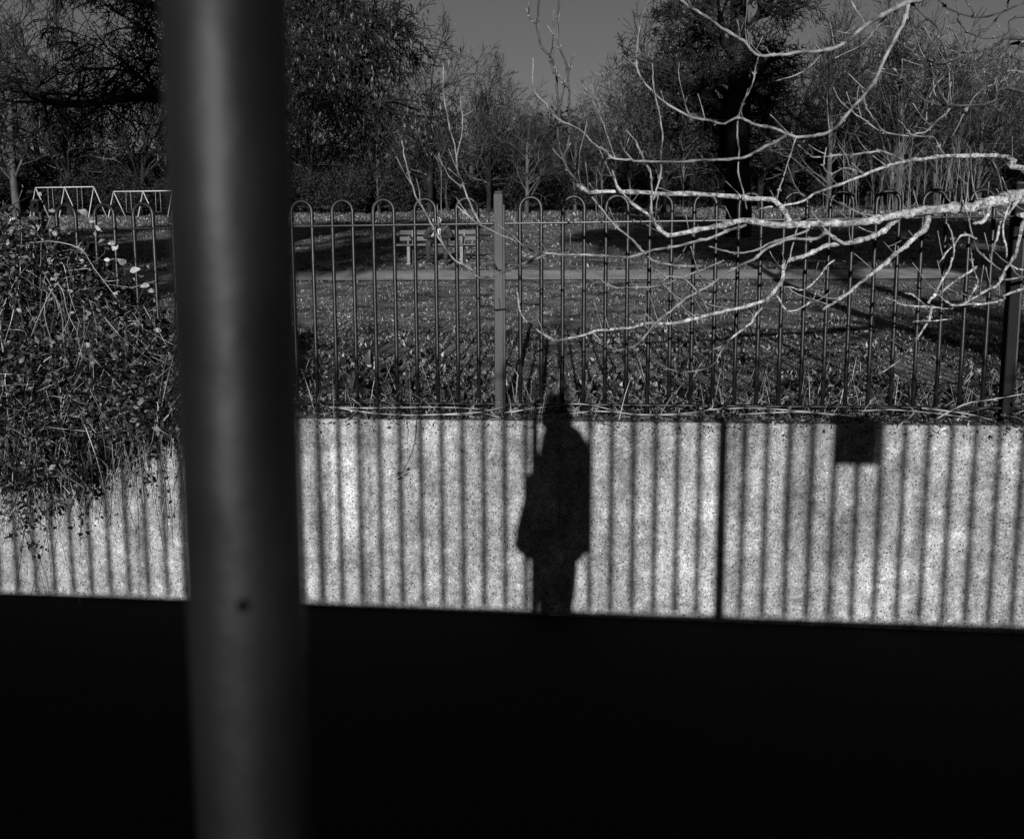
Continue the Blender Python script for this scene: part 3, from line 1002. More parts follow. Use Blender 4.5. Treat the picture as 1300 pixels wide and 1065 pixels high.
# pale saplings at the right edge of the field
sap = empty('sapling')
pl_ = Poly(); rg = np.random.default_rng(77)
mbs = MB()
pth = np.array([(0, 0, -.2), (.05, 0, 1.6), (.02, .05, 3.4), (.12, .02, 5.2)])
mbs.tube(smooth_path(pth, 3), np.linspace(.045, .014, 10), 5)
mbs.build('trunk', M['pale_bark'], sap)
for z in np.linspace(1.8, 5.1, 10):
    grow(rg, (.04, 0, z), (rg.normal() * .5, rg.normal() * .5, 1), 1.4, .014, [(3, .6, 30, .1, .05, 4), (2, .5, 30, .1, .05, 3)], pl_, pl_, [])
pl_.into(MB()).build('crown', M['pale_twig'], sap)
for k in range(58):
    t = sap if k == 0 else copy_tree(sap)
    D = rng_w.uniform(52, 66)
    put(t, P(1045 + rng_w.uniform(0, 1) * 190, 250, D)[0], D, 'slim pale sapling stem in the stand of saplings behind the thick bright branch', 'stand of pale saplings', rng_w.uniform(.45, .88), rng_w.uniform(0, 6.28))
    t.rotation_euler[0] = rng_w.gauss(0, .07); t.rotation_euler[1] = rng_w.gauss(0, .07)
for k, px in enumerate((560, 566, 757, 764, 800, 826, 868, 480)):
    t = copy_tree(sap)
    D = rng_w.uniform(50, 60)
    put(t, P(px, 250, D)[0], D, 'lone pale sapling stem in front of the dark undergrowth across the field', 'scattered pale saplings', rng_w.uniform(.45, .8), rng_w.uniform(0, 6.28))

# trees behind the camera whose long shadows lie across the grass
spec_b = [(16, .42, 60, .03, .03, 8), (9, .5, 45, .12, .02, 5), (8, .5, 45, .15, 0, 4), (6, .6, 45, .18, 0, 3)]
tb = tree_proto('leafy_tree', 91, 12.5, .34, spec_b, M['bark'], M['twig'], catkins=15000, rmin=.02, ck=(.25, .55), first=.58)
tag(tb, 'tall tree behind the photographer whose shadow darkens the field', 'tree', 'trees behind the photographer')
for k, (x, y, s) in enumerate(((-8.3, -20, .92), (6.8, -20, .98), (12.5, -19, .95), (19, -20, 1.0), (-19, -21, .95), (27, -18, 1.0))):
    t = tb if k == 0 else copy_tree(tb)
    t.location = (x, y, REAR_TOP - .5); t.scale = (s, s, s); t.rotation_euler = (0, 0, k * 1.7)
lt = tree_proto('leafy_tree', 92, 4.6, .16, [(14, .5, 60, .05, .03, 7), (9, .5, 45, .12, .02, 5), (7, .5, 45, .15, 0, 4)], M['bark'], M['twig'], catkins=4200, rmin=.012, ck=(.10, .22), first=.5)
tag(lt, 'short bushy tree behind the photographer at the right', 'tree')
lt.location = (7.6, -13, REAR_TOP - .3)


# ------------------------------------------------------------------ the bright overhanging branch tree at the right
ot = empty('overhanging_tree', tuple(P(1620, 520, 4.9)))
tag(ot, 'tree at the right whose bright lichen covered bare branches hang across the fence', 'tree')
OT = np.array(ot.location)
trunk_pts = np.array([OT + np.array(q) for q in ((0, 0, -.3), (-.03, -.02, .5), (-.08, -.05, 1.2), (-.05, -.08, 2.0), (.05, -.05, 2.9), (.1, 0, 4.2), (.2, .1, 6.0))])
MB().tube(smooth_path(trunk_pts - OT, 3), np.linspace(.17, .07, 19), 12).build('trunk', M['limb'], ot)
# traced limbs: photograph pixels, depth at start and end (m), radius at start and end (mm)
LIMBS = [
    # thick low limb and its continuations
    ('T', [(1300, 247), (1277, 249), (1249, 254), (1224, 262), (1191, 267), (1163, 268), (1145, 275), (1112, 281), (1071, 286), (1028, 287), (980, 288), (947, 284), (919, 291), (889, 296), (853, 304), (845, 301), (833, 288), (828, 280), (805, 263), (787, 243), (779, 220)], 3.75, 3.45, 30.00, 4.00, True),
    (0, [(1028, 287), (1003, 283), (995, 271), (985, 258), (975, 252), (942, 250), (891, 248), (838, 248), (792, 245), (759, 245), (746, 244), (738, 237)], 3.6, 3.5, 13.00, 8.00, True),
    (0, [(752, 245), (744, 242), (726, 223), (716, 203), (709, 188), (709, 147), (707, 114), (703, 94), (697, 76), (686, 61), (681, 38), (682, 20), (681, -10)], 3.5, 3.5, 7.04, 3.96, None),
    (0, [(716, 200), (722, 178), (724, 137), (723, 109), (717, 81), (710, 61), (708, 38), (709, -10)], 3.5, 3.45, 6.60, 3.96, None),
    (0, [(703, 94), (697, 76), (702, 61), (704, 49)], 3.5, 3.48, 3.96, 2.64, None),
    (0, [(723, 111), (715, 104), (708, 98), (707, 92)], 3.47, 3.45, 3.52, 2.64, None),
    (0, [(722, 108), (724, 85), (728, 73)], 3.46, 3.42, 3.52, 2.64, None),
    (0, [(681, 31), (669, 19), (669, 6)], 3.5, 3.5, 3.52, 2.64, None),
    (0, [(684, 38), (675, 27), (670, 16)], 3.5, 3.5, 3.08, 2.20, None),
    (0, [(744, 242), (749, 248), (777, 281), (797, 299), (815, 321), (833, 332), (853, 335), (886, 337)], 3.5, 3.6, 4.40, 6.16, False),
    (0, [(1191, 268), (1178, 273), (1173, 288), (1158, 304), (1145, 315), (1122, 333), (1107, 344), (1082, 362), (1061, 380), (1045, 392)], 3.7, 3.45, 15.00, 5.00, True),
    (0, [(1140, 279), (1132, 283), (1122, 293), (1097, 304), (1071, 311), (1049, 318), (1028, 324), (1003, 332), (999, 337), (998, 357), (985, 375), (967, 385), (934, 395), (904, 403), (878, 409), (848, 413), (825, 414), (802, 419), (759, 422), (744, 425), (713, 429), (698, 428), (675, 413), (660, 398), (655, 370)], 3.7, 3.4, 13.00, 3.50, True),
    (0, [(967, 391), (955, 410), (944, 418), (924, 431), (904, 443), (894, 448)], 3.5, 3.4, 6.00, 3.50, True),
    (0, [(1071, 310), (1056, 299), (1046, 296), (1033, 301), (1003, 304), (970, 321), (955, 332), (924, 349), (904, 362), (886, 372), (868, 384), (850, 396), (833, 410), (815, 433), (802, 442), (787, 445), (772, 438), (757, 422)], 3.62, 3.3, 7.92, 3.52, False),
    (0, [(1028, 292), (980, 308), (967, 314), (947, 320), (929, 320), (906, 314)], 3.6, 3.5, 5.28, 3.52, False),
    (0, [(947, 286), (919, 296), (899, 305), (878, 309), (853, 313), (828, 318), (800, 323), (774, 324), (739, 325), (711, 325), (693, 324), (675, 318), (655, 306), (629, 297), (611, 287), (594, 273), (584, 266)], 3.5, 3.35, 7.04, 3.08, False),
    (0, [(693, 324), (675, 332), (650, 342), (627, 351), (606, 352), (599, 344), (578, 327), (560, 306), (548, 286), (533, 258), (525, 240), (514, 205), (512, 185)], 3.4, 3.3, 5.72, 3.08, False),
    (0, [(611, 288), (601, 269), (586, 234), (578, 216), (574, 178), (569, 152), (563, 122), (562, 86)], 3.38, 3.3, 4.40, 2.64, False),
    (0, [(586, 240), (571, 228), (561, 208)], 3.36, 3.3, 2.64, 1.76, False),
    (0, [(829, 254), (838, 220), (839, 198), (839, 167), (830, 122), (828, 86)], 3.5, 3.5, 4.40, 3.08, False),
    (0, [(829, 254), (824, 222), (818, 205), (806, 180), (798, 168)], 3.5, 3.5, 3.52, 2.64, False),
    (0, [(833, 288), (829, 270), (829, 254)], 3.48, 3.5, 4.40, 4.40, False),
    # curved bright branch from the top
    ('U', [(1290, -70), (1240, -40), (1200, -14), (1168, 0), (1152, 5), (1132, 11), (1112, 22), (1097, 30), (1087, 41), (1074, 51), (1056, 60), (1028, 64), (1003, 65), (985, 63), (960, 60), (942, 47), (919, 33), (899, 20), (878, 8), (850, -12)], 3.6, 3.6, 12.8, 4.8, False),
    (0, [(1152, 5), (1148, 28), (1137, 48), (1122, 76), (1107, 107), (1084, 134), (1059, 162), (1041, 173), (1021, 175), (998, 171), (983, 167), (955, 160), (937, 153), (921, 159), (904, 155), (889, 150), (853, 132), (828, 112), (812, 89), (808, 68), (812, 40)], 3.6, 3.5, 9.40, 3.20, False),
    (0, [(998, 172), (983, 181), (970, 187), (955, 193), (942, 197), (904, 196), (861, 198), (812, 198), (802, 196), (777, 197), (769, 190), (757, 182), (734, 162), (711, 150), (696, 132), (679, 114), (676, 80)], 3.55, 3.4, 7.04, 3.08, False),
    (0, [(937, 153), (940, 130), (955, 102), (962, 76)], 3.55, 3.5, 4.40, 3.52, False),
    (0, [(937, 153), (936, 185), (937, 215), (943, 240), (948, 262)], 3.55, 3.5, 3.96, 3.08, False),
    (0, [(1137, 10), (1128, 40), (1120, 65), (1103, 88)], 3.6, 3.7, 4.40, 2.64, None),
    (0, [(1125, 20), (1110, 40), (1097, 55), (1066, 70)], 3.62, 3.7, 4.40, 2.64, False),
    # middle right
    ('V', [(1300, 118), (1262, 127), (1236, 132), (1206, 134), (1188, 132), (1173, 126), (1160, 114), (1148, 99), (1138, 92)], 3.9, 3.75, 7.92, 3.52, None),
    (0, [(1204, 133), (1193, 117), (1181, 91), (1168, 79), (1153, 63), (1140, 52)], 3.8, 3.8, 5.28, 3.52, None),
    (0, [(1206, 138), (1198, 147), (1181, 160), (1165, 169), (1148, 173), (1125, 169), (1107, 162), (1087, 150), (1068, 132), (1060, 116)], 3.8, 3.6, 5.28, 2.64, False),
    (0, [(1125, 169), (1112, 150), (1102, 135), (1098, 120)], 3.65, 3.65, 3.52, 2.64, False),
    ('V', [(1300, 216), (1287, 206), (1272, 199), (1239, 198), (1198, 199), (1173, 202), (1153, 206), (1127, 211), (1107, 217), (1089, 225), (1066, 235), (1038, 246), (1021, 256), (1003, 261), (970, 266)], 3.8, 3.6, 12.00, 4.00, True),
    (0, [(1153, 206), (1135, 198), (1117, 195), (1087, 198), (1069, 197), (1036, 199), (1026, 194)], 3.75, 3.6, 6.16, 3.52, False),
    (0, [(1201, 198), (1193, 183), (1181, 174), (1158, 172), (1147, 160)], 3.78, 3.7, 3.52, 2.64, False),
    (0, [(1097, 222), (1078, 214), (1062, 222), (1052, 224), (1046, 214), (1047, 196)], 3.7, 3.6, 3.52, 2.64, False),
    # upper right
    ('V', [(1340, -12), (1300, 5), (1267, 19), (1239, 20), (1208, 13), (1193, 0), (1185, -14)], 4.0, 3.9, 6.16, 3.52, None),
    ('V', [(1300, 48), (1269, 53), (1249, 63), (1224, 71), (1203, 79), (1181, 77), (1165, 70)], 4.0, 3.8, 8.80, 3.52, None),
    (0, [(1264, 63), (1249, 79), (1234, 84), (1203, 81), (1178, 86), (1158, 90), (1122, 86)], 3.95, 3.8, 5.28, 2.64, None),
    ('V', [(1300, 78), (1267, 89), (1239, 91), (1206, 88), (1190, 84)], 4.0, 3.85, 4.40, 2.64, None),
    (0, [(1150, 2), (1160, 5), (1173, 20), (1191, 35), (1196, 51), (1198, 63), (1206, 73)], 3.6, 3.7, 4.40, 3.08, None),
    (0, [(1224, 66), (1213, 43), (1203, 19)], 3.9, 3.9, 3.52, 2.64, None),
    (0, [(1236, 20), (1225, 5), (1222, -10)], 3.95, 3.95, 3.52, 2.64, None),
    (0, [(1262, 127), (1280, 95), (1290, 70), (1297, 55)], 3.9, 3.95, 4.40, 3.08, None),
    # lower right cluster
    ('V', [(1310, 275), (1300, 283), (1292, 316), (1277, 339), (1264, 360), (1252, 370), (1229, 382), (1214, 388), (1203, 382)], 3.7, 3.5, 10.00, 4.00, True),
    ('V', [(1300, 365), (1275, 379), (1249, 386), (1224, 389), (1208, 394), (1183, 390), (1173, 387), (1143, 386), (1127, 380)], 3.6, 3.5, 7.00, 3.00, True),
    (0, [(1178, 385), (1188, 370), (1196, 352), (1208, 334), (1213, 316), (1206, 291)], 3.55, 3.6, 7.00, 3.00, True),
    ('V', [(1300, 353), (1275, 347), (1249, 327), (1239, 304), (1226, 271), (1219, 258)], 3.65, 3.65, 5.28, 3.52, False),
    (0, [(1183, 390), (1177, 403), (1163, 426), (1145, 453), (1122, 471), (1112, 475)], 3.5, 3.4, 6.00, 3.00, True),
    (0, [(1188, 374), (1196, 367), (1211, 357), (1234, 342)], 3.55, 3.5, 5.00, 6.00, True),
    ('V', [(1310, 345), (1277, 311), (1275, 281), (1285, 258)], 3.7, 3.7, 5.00, 4.00, True),
    (0, [(1271, 281), (1264, 300), (1257, 316)], 3.7, 3.66, 6.00, 4.00, True),
    (0, [(1249, 254), (1254, 270), (1245, 282), (1237, 284)], 3.72, 3.7, 11.00, 7.00, True),
    (0, [(1292, 252), (1284, 262), (1279, 270)], 3.74, 3.72, 9.00, 6.00, True),
    (0, [(1240, 304), (1226, 300), (1212, 312), (1203, 317), (1195, 330)], 3.65, 3.6, 6.00, 3.00, True),
    (0, [(1229, 382), (1240, 360), (1238, 340), (1236, 320)], 3.5, 3.6, 4.00, 3.00, True),
    (0, [(1173, 387), (1160, 376), (1152, 372)], 3.5, 3.5, 4.00, 3.00, True),
    (0, [(1158, 410), (1178, 408), (1205, 406)], 3.45, 3.4, 3.50, 2.50, True),
    (0, [(985, 375), (1003, 398), (1020, 392), (1033, 380), (1037, 372)], 3.5, 3.45, 5.00, 3.00, True),
    (0, [(1061, 330), (1048, 345), (1033, 360), (1018, 368), (1000, 364)], 3.55, 3.5, 4.00, 3.00, True),
    (0, [(886, 372), (868, 355), (850, 352), (838, 358)], 3.45, 3.4, 3.52, 2.20, False),
    (0, [(919, 330), (880, 345), (850, 356), (815, 362), (787, 365)], 3.5, 3.4, 3.52, 2.20, False),
    (0, [(850, 356), (835, 345), (828, 342)], 3.45, 3.4, 3.08, 2.20, False),
    (0, [(868, 384), (850, 370), (835, 352), (828, 342)], 3.42, 3.4, 3.52, 2.64, False),
    (0, [(790, 367), (770, 360), (758, 345)], 3.4, 3.4, 3.08, 2.20, False),
    (0, [(924, 431), (910, 452), (900, 466), (868, 470), (840, 462)], 3.42, 3.4, 3.52, 2.20, False),
    (0, [(1003, 332), (1010, 300), (1014, 280)], 3.55, 3.6, 3.52, 2.64, False),
    # tangle at the upper right
    ('V', [(1310, 18), (1280, 40), (1250, 48), (1230, 40), (1215, 28)], 4.1, 4.0, 5.28, 2.64, None),
    ('V', [(1310, 62), (1275, 76), (1240, 80), (1200, 96), (1160, 98), (1120, 91)], 4.1, 3.9, 7.92, 3.08, None),
    ('V', [(1312, 96), (1270, 105), (1240, 118), (1226, 140), (1214, 168)], 4.0, 3.9, 5.28, 2.64, False),
    (0, [(1285, 121), (1272, 100), (1262, 78), (1258, 60)], 3.9, 3.9, 3.52, 2.64, None),
    ('V', [(1310, -4), (1275, 12), (1255, 34), (1232, 52), (1205, 60)], 4.1, 4.0, 6.16, 2.64, None),
    (0, [(1097, 30), (1085, 8), (1080, -10)], 3.6, 3.6, 4.40, 3.52, False),
    (0, [(1050, 61), (1022, 90), (992, 102)], 3.6, 3.7, 4.40, 2.64, False),
    (0, [(1010, 175), (1000, 205), (990, 235), (985, 256)], 3.55, 3.6, 3.52, 2.64, False),
    (0, [(1198, 96), (1180, 120), (1176, 150)], 3.95, 3.9, 3.52, 2.64, False),
]
rngb = np.random.default_rng(17)
shoots = Poly()
lich = []
for idx, (root, px, d0, d1, r0, r1, lichen) in enumerate(LIMBS):
    Ds = np.linspace(d0, d1, len(px)) + rngb.normal(size=len(px)) * .012
    pts = [P(x, y, D) for (x, y), D in zip(px, Ds)]
    if root in ('T', 'U', 'V'):
        k = {'T': 2, 'U': 4, 'V': 3}[root]
        tp = trunk_pts[2:][np.argmin(np.abs(trunk_pts[2:, 2] - pts[0][2] + .25))]
        pts = [tp, (tp * .55 + pts[0] * .45) + np.array([0, 0, -.03])] + pts
    sp_ = smooth_path(pts, 5)
    wob = np.cumsum(rngb.normal(size=(len(sp_), 3)), 0) * .0016
    wob -= np.linspace(0, 1, len(sp_))[:, None] * wob[-1]
    zig = np.zeros_like(sp_)
    kn = np.arange(0, len(sp_), 6)
    for c_ in range(3): zig[:, c_] = np.interp(np.arange(len(sp_)), kn, rngb.normal(size=len(kn)) * (.0045 if c_ != 1 else .008))
    zig *= np.clip(np.linspace(0, 1, len(sp_)) * 6, 0, 1)[:, None]
    sp_ = sp_ + wob + zig
    t_ = np.linspace(0, 1, len(sp_))
    rad = (r0 + (r1 - r0) * t_ ** .8) * .001 * (1 + rngb.normal(size=len(sp_)) * .07)
    if root: rad *= 1 + .5 * np.clip(1 - t_ * 8, 0, 1)
    # nodes and paired buds along the shoots
    for i in range(4, len(rad) - 1, int(rngb.integers(6, 9))):
        rad[i] *= 1.35
        if r0 < 10:
            dd = sp_[i] - sp_[i - 1]; dd /= np.linalg.norm(dd)
            sd = np.cross(dd, rngb.normal(size=3)); sd /= np.linalg.norm(sd)
            for sg in (-1, 1):
                q = sp_[i] + sg * sd * rad[i] * .8
                shoots.add(np.array([q, q + sg * sd * .004 + dd * .004, q + sg * sd * .006 + dd * .011]) - OT, np.array([.0022, .0032, .0007]), 5)
    mb = MB().tube(sp_ - OT, rad, 9 if r0 > 9 else 6)
    m_ = M['limb'] if lichen else M['dark_shoot'] if lichen is None else M['shoot']
    mb.build('branch', m_, ot)
    # short side spurs with buds
    L_ = len(sp_)
    for s_i in range(int(L_ / (15 if r0 > 8 else 30))):
        i = rngb.integers(4, L_ - 1)
        d = sp_[i] - sp_[i - 2]; d /= np.linalg.norm(d)
        d = d * .7 + np.array([rngb.normal() * .5, rngb.normal() * .6, abs(rngb.normal()) * .5 + .15]); d /= np.linalg.norm(d)
        ln = rngb.uniform(.08, .30)
        nn_ = 7
        pp = [sp_[i]]
        for j in range(nn_):
            d = d + np.array([rngb.normal() * .12, rngb.normal() * .12, rngb.normal() * .1 + .09]); d /= np.linalg.norm(d)
            pp.append(pp[-1] + d * ln / nn_)
        rr_ = np.linspace(.0030, .0016, nn_ + 1); rr_[-1] = .0012; rr_[-2] = .0028; rr_[rngb.integers(1, 5)] *= 1.35
        shoots.add(np.array(pp) - OT, rr_, 4)
        if rngb.random() < .5:
            j = rngb.integers(2, 5); d2 = np.array([rngb.normal(), rngb.normal(), .6]); d2 /= np.linalg.norm(d2)
            q = pp[j]; shoots.add(np.array([q, q + d2 * .02, q + d2 * .045 + np.array([0, 0, .006]), q + d2 * .055 + np.array([0, 0, .01])]) - OT, np.array([.0022, .0018, .0026, .001]), 4)
    for s_i in range(int(L_ / (11 if r0 > 8 else 17))):
        i = rngb.integers(3, L_ - 1)
        d = np.array([-abs(rngb.normal()) * .5, rngb.normal() * .5, rngb.normal() * .35 + .65]); d /= np.linalg.norm(d)
        ln = rngb.uniform(.03, .14)
        q = sp_[i]
        bend = np.array([rngb.normal() * .25, rngb.normal() * .2, .4])
        pp = np.array([q, q + d * ln * .35, q + d * ln * .7 + bend * ln * .1, q + d * ln + bend * ln * .25, q + d * ln * 1.03 + bend * ln * .27])
        shoots.add(pp - OT, np.array([.0026, .0021, .0018, .0028, .0008]), 4)
    q = sp_[-1]; d = sp_[-1] - sp_[-3]; d /= np.linalg.norm(d)
    shoots.add(np.array([q, q + d * .008, q + d * .02]) - OT, np.array([rad[-1], rad[-1] * 1.5, .0008]), 5)
tag(shoots.into(MB()).build('spurs', M['shoot'], ot), kind='stuff')
# the tree's own upper crown, above and right of the frame
pl_ = Poly(); rg = np.random.default_rng(3)
for q, d in ((trunk_pts[-1], (-.1, .1, 1)), (trunk_pts[-2], (.7, .2, .8)), (trunk_pts[-2], (.3, .8, .7)), (trunk_pts[-1], (.5, -.2, 1)), (trunk_pts[4], (.8, -.3, .6))):
    grow(rg, q - OT, d, 2.6, .05, [(7, .55, 45, .12, .02, 6), (6, .5, 45, .15, 0, 5), (4, .5, 40, .2, 0, 4)], pl_, pl_, [])
pl_.into(MB()).build('crown', M['shoot'], ot)

# ------------------------------------------------------------------ brambles, grass, litter
rng = np.random.default_rng(101)


def arch(rg, x, y, z, reach, out, drop, n=7):
    """a cane rising from (x, y, z), arching toward the camera and falling"""
    t = np.linspace(0, 1, n)
    X = x + reach * t + rg.normal() * .05 * np.sin(t * 5)
    Y = y - out * t ** .8
    Z = z + drop[0] * np.sin(t * np.pi * .62) - drop[1] * t ** 2.2
    return np.stack([X, Y, Z], 1) + rg.normal(size=(n, 3)) * .012


bush = empty('bramble_thicket', (-3.3, 4.35, 1.07))
tag(bush, 'tangled bramble and ivy thicket smothering the fence and hanging over the wall at the left', 'bush')
BO = np.array(bush.location)
_bx = [-160, 0, 40, 100, 130, 180, 235, 300]
_top = [270, 285, 290, 345, 378, 415, 455, 490]          # upper outline of the mass
_bot = [640, 630, 642, 634, 612, 572, 535, 522]          # lower outline, hanging over the wall


def mass(n, rg, d_in, d_out, p=1.0, grow_=0.0, x0=-160, x1=270):
    px = rg.uniform(x0, x1, n)
    t_, b_ = np.interp(px, _bx, _top) - grow_, np.interp(px, _bx, _bot) + grow_
    py = t_ + (b_ - t_) * rg.random(n) ** p
    q = np.array([P(x, y, 4.05) for x, y in zip(px, py)])
    dmax = np.where(q[:, 2] < 1.1, np.minimum(d_out, WALL_Y - .03), d_out)
    q[:, 1] = d_in + (dmax - d_in) * rg.random(n)
    return q


thin, pale = Poly(), Poly()
rg = np.random.default_rng(202)
def lump(q):
    """uneven front: the thicket bulges and recedes"""
    f = np.sin(q[..., 0] * 6.3 + 1.3 * np.sin(q[..., 2] * 5.1)) + np.sin(q[..., 2] * 8.7 + 1.1 * np.sin(q[..., 0] * 4.7))
    return .10 * f


ms = mass(2300, rg, 3.86, 4.45); ms[:, 1] += lump(ms)
for c in ms:
    low = c[2] < 1.02
    d = np.array([rg.normal() * .6, rg.normal() * .25, -abs(rg.normal()) - .4]) if low else np.array([rg.normal(), rg.normal() * .35, rg.normal() * .9])
    d /= np.linalg.norm(d)
    L = rg.uniform(.12, .55) * (.7 if low else 1)
    k1, k2 = rg.normal(size=3) * L * .16, rg.normal(size=3) * L * .16
    pp = np.array([c - d * L * .5, c - d * L * .2 + k1, c + d * L * .15 + k2, c + d * L * .5])
    pp[:, 1] = np.where(pp[:, 2] < 1.1, np.minimum(pp[:, 1], WALL_Y - .012), pp[:, 1])
    r = rg.uniform(.0009, .0026) * (1.5 if rg.random() < .12 else 1)
    (pale if rg.random() < .10 else thin).add(pp - BO, np.array([r, r, r * .9, r * .5]), 3)
# long arching canes and the drooping fringe
for k in range(230):
    px = rg.uniform(-120, 232); t_, b_ = np.interp(px, _bx, _top), np.interp(px, _bx, _bot)
    y0 = rg.uniform(t_, b_ - 40); ln = rg.uniform(60, 190); dr = rg.normal() * 50
    pts = smooth_path([P(px + dr * u + rg.normal() * 5, y0 + ln * u ** 1.5 - 20 * math.sin(u * 3.1), 4.06 - .1 * math.sin(u * 3)) for u in np.linspace(0, 1, 5)], 3)
    r = rg.uniform(.0014, .0038)
    (pale if rg.random() < .5 else thin).add(pts - BO, np.linspace(r, r * .5, len(pts)), 4)
fr_leaf = []
for k in range(90):
    px = rg.uniform(-100, 236); b_ = np.interp(px, _bx, _bot)
    ln = rg.uniform(15, 62); dr = rg.normal() * 16
    pts = smooth_path([P(px + dr * u + rg.normal() * 3, b_ - 45 + (ln + 45) * u, 4.13 - .05 * rg.random()) for u in np.linspace(0, 1, 5)], 3)
    thin.add(pts - BO, np.linspace(.0016, .0008, len(pts)), 3)
    for i in rg.integers(3, len(pts), 5): fr_leaf.append(pts[i] + rg.normal(size=3) * np.array([.012, .01, .012]))
tag(thin.into(MB()).build('canes', M['cane'], bush), kind='stuff')
tag(pale.into(MB()).build('dry_stalks', M['straw'], bush), kind='stuff')
fr_leaf = np.array(fr_leaf)
lp = mass(17000, rg, 3.80, 4.5, 1.0, 6); lp[:, 1] += lump(lp)
lp = lp[((lp[:, 1] < 4.15) | (lp[:, 2] > 1.09)) & (rg.random(len(lp)) < np.clip((lp[:, 2] - .55) / .75, .12, 1))]
lp = np.concatenate([lp, fr_leaf])
tag(leaf_cards(MB(), lp - BO, rg.uniform(.012, .052, len(lp)), rg, .62).build('foliage', M['ivy'], bush), kind='stuff')
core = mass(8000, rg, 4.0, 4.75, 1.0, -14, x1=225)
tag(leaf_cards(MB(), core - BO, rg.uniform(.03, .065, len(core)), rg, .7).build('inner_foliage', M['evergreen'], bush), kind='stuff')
# ivy wrapped round the fence post
n_ = 420
ip = np.stack([-.476 - SPAN + rg.normal(size=n_) * .035, FENCE_Y - .02 + rg.normal(size=n_) * .035, rg.uniform(1.1, 2.26, n_)], 1)
tag(leaf_cards(MB(), ip - BO, rg.uniform(.02, .05, n_), rg, .7).build('post_ivy', M['evergreen'], bush), kind='stuff')
# a looser leafy spray above, climbing the fence
sp = []
for k in range(36):
    px0 = rg.uniform(-130, 130); y0 = np.interp(px0, _bx, _top) + 25
    ln = rg.uniform(25, 85)
    pts = smooth_path([P(px0 + rg.normal() * 9 * u * 3, y0 - ln * u, 4.2 + .1 * rg.normal() * u) for u in np.linspace(0, 1, 4)], 3) - BO
    MBp = MB().tube(pts, np.linspace(.0022, .001, len(pts)), 4)
    sp.append((MBp, pts))
mbs_, lf_ = MB(), []
for mbp, pts in sp:
    mbs_.add(np.concatenate(mbp.v), [f for f in mbp.f])
    for i in rg.integers(2, len(pts), 6): lf_.append(pts[i] + rg.normal(size=3) * .025)
tag(mbs_.build('climbing_stems', M['cane'], bush), kind='stuff')
lf_ = np.array(lf_)
tag(leaf_cards(MB(), lf_, rg.uniform(.025, .055, len(lf_)), rg, .65).build('climbing_leaves', M['litter'], bush), kind='stuff')
def ovate(p, size, rg):
    """one curled ovate leaf with a folded midrib"""
    d = rg.normal(size=3); d[2] = d[2] * .6 + .2; d /= np.linalg.norm(d)
    w = np.cross(d, np.array([rg.normal() * .5, -1.0, rg.normal() * .5 + .3])); w /= np.linalg.norm(w)
    nn_ = np.cross(w, d)
    if nn_[1] > 0: nn_ = -nn_
    v = []
    for t, wd in ((0, .03), (.15, .26), (.38, .42), (.62, .36), (.84, .18), (1, .01)):
        c = p + d * size * t - nn_ * size * .28 * (t - .3) ** 2
        v += [c + w * size * wd * .8 + nn_ * size * wd * .28, c, c - w * size * wd * .8 + nn_ * size * wd * .28]
    f = [[3 * i + a, 3 * i + a + 1, 3 * i + a + 4, 3 * i + a + 3] for i in range(5) for a in (0, 1)]
    return MB().add(v, np.array(f))


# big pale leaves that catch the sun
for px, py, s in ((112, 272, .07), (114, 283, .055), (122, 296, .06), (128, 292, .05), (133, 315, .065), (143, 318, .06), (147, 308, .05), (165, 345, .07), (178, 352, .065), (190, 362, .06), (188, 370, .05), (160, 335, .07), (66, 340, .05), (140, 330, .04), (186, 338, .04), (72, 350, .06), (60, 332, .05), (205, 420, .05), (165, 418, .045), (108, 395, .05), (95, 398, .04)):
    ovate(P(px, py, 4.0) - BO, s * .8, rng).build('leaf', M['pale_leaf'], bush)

# litter and dry stems along the fence foot
def scatter(n, x0, x1, y0, y1, rg, p=1.0):
    y = y0 + (y1 - y0) * rg.random(n) ** p
    x = rg.uniform(x0, x1, n)
    return np.stack([x, y, ground_z(x, y)], 1)


pos = scatter(15000, -3.6, 3.4, 4.34, 6.2, rng, 1.4)
pos = pos[rng.random(len(pos)) < .5 + .5 * np.sin(pos[:, 0] * 4.3 + 1.5 * np.sin(pos[:, 1] * 3.1))]
pos[:, 2] = np.maximum(pos[:, 2], 1.06) + rng.random(len(pos)) ** 2 * .07
tag(leaf_cards(MB(), pos, rng.uniform(.006, .022, len(pos)) * rng.uniform(.6, 1.6, len(pos)), rng, .5).build('leaf_litter', M['litter']), kind='stuff')
pol = Poly()
for k in range(1500):
    x = rng.uniform(-3.4, 3.4); y = rng.uniform(4.22, 5.0)
    z = 1.07
    lay = rng.random() < .45
    L = rng.uniform(.08, .35)
    d = np.array([rng.normal(), rng.normal() * .4, abs(rng.normal()) * (.12 if lay else 1.3)]); d /= np.linalg.norm(d)
    p0 = np.array([x, y, z + rng.random() * .02])
    pol.add(np.array([p0, p0 + d * L * .5 + np.array([0, 0, .02]), p0 + d * L]), np.array([.002, .0017, .0007]) * rng.uniform(.6, 1.3), 3)
tag(pol.into(MB()).build('dry_grass', M['straw']), kind='stuff')
pos = scatter(9000, -3.6, 3.4, 4.2, 4.95, rng, 1.2)
pos = pos[rng.random(len(pos)) < np.clip(.35 + .9 * np.sin(pos[:, 0] * 2.9 + 2.2) * np.sin(pos[:, 0] * 7.1) + .5 * (pos[:, 0] < -.9), .12, 1)]
pos[:, 2] = 1.06 + rng.random(len(pos)) ** 1.6 * np.where(pos[:, 0] < -.9, .26, .15)
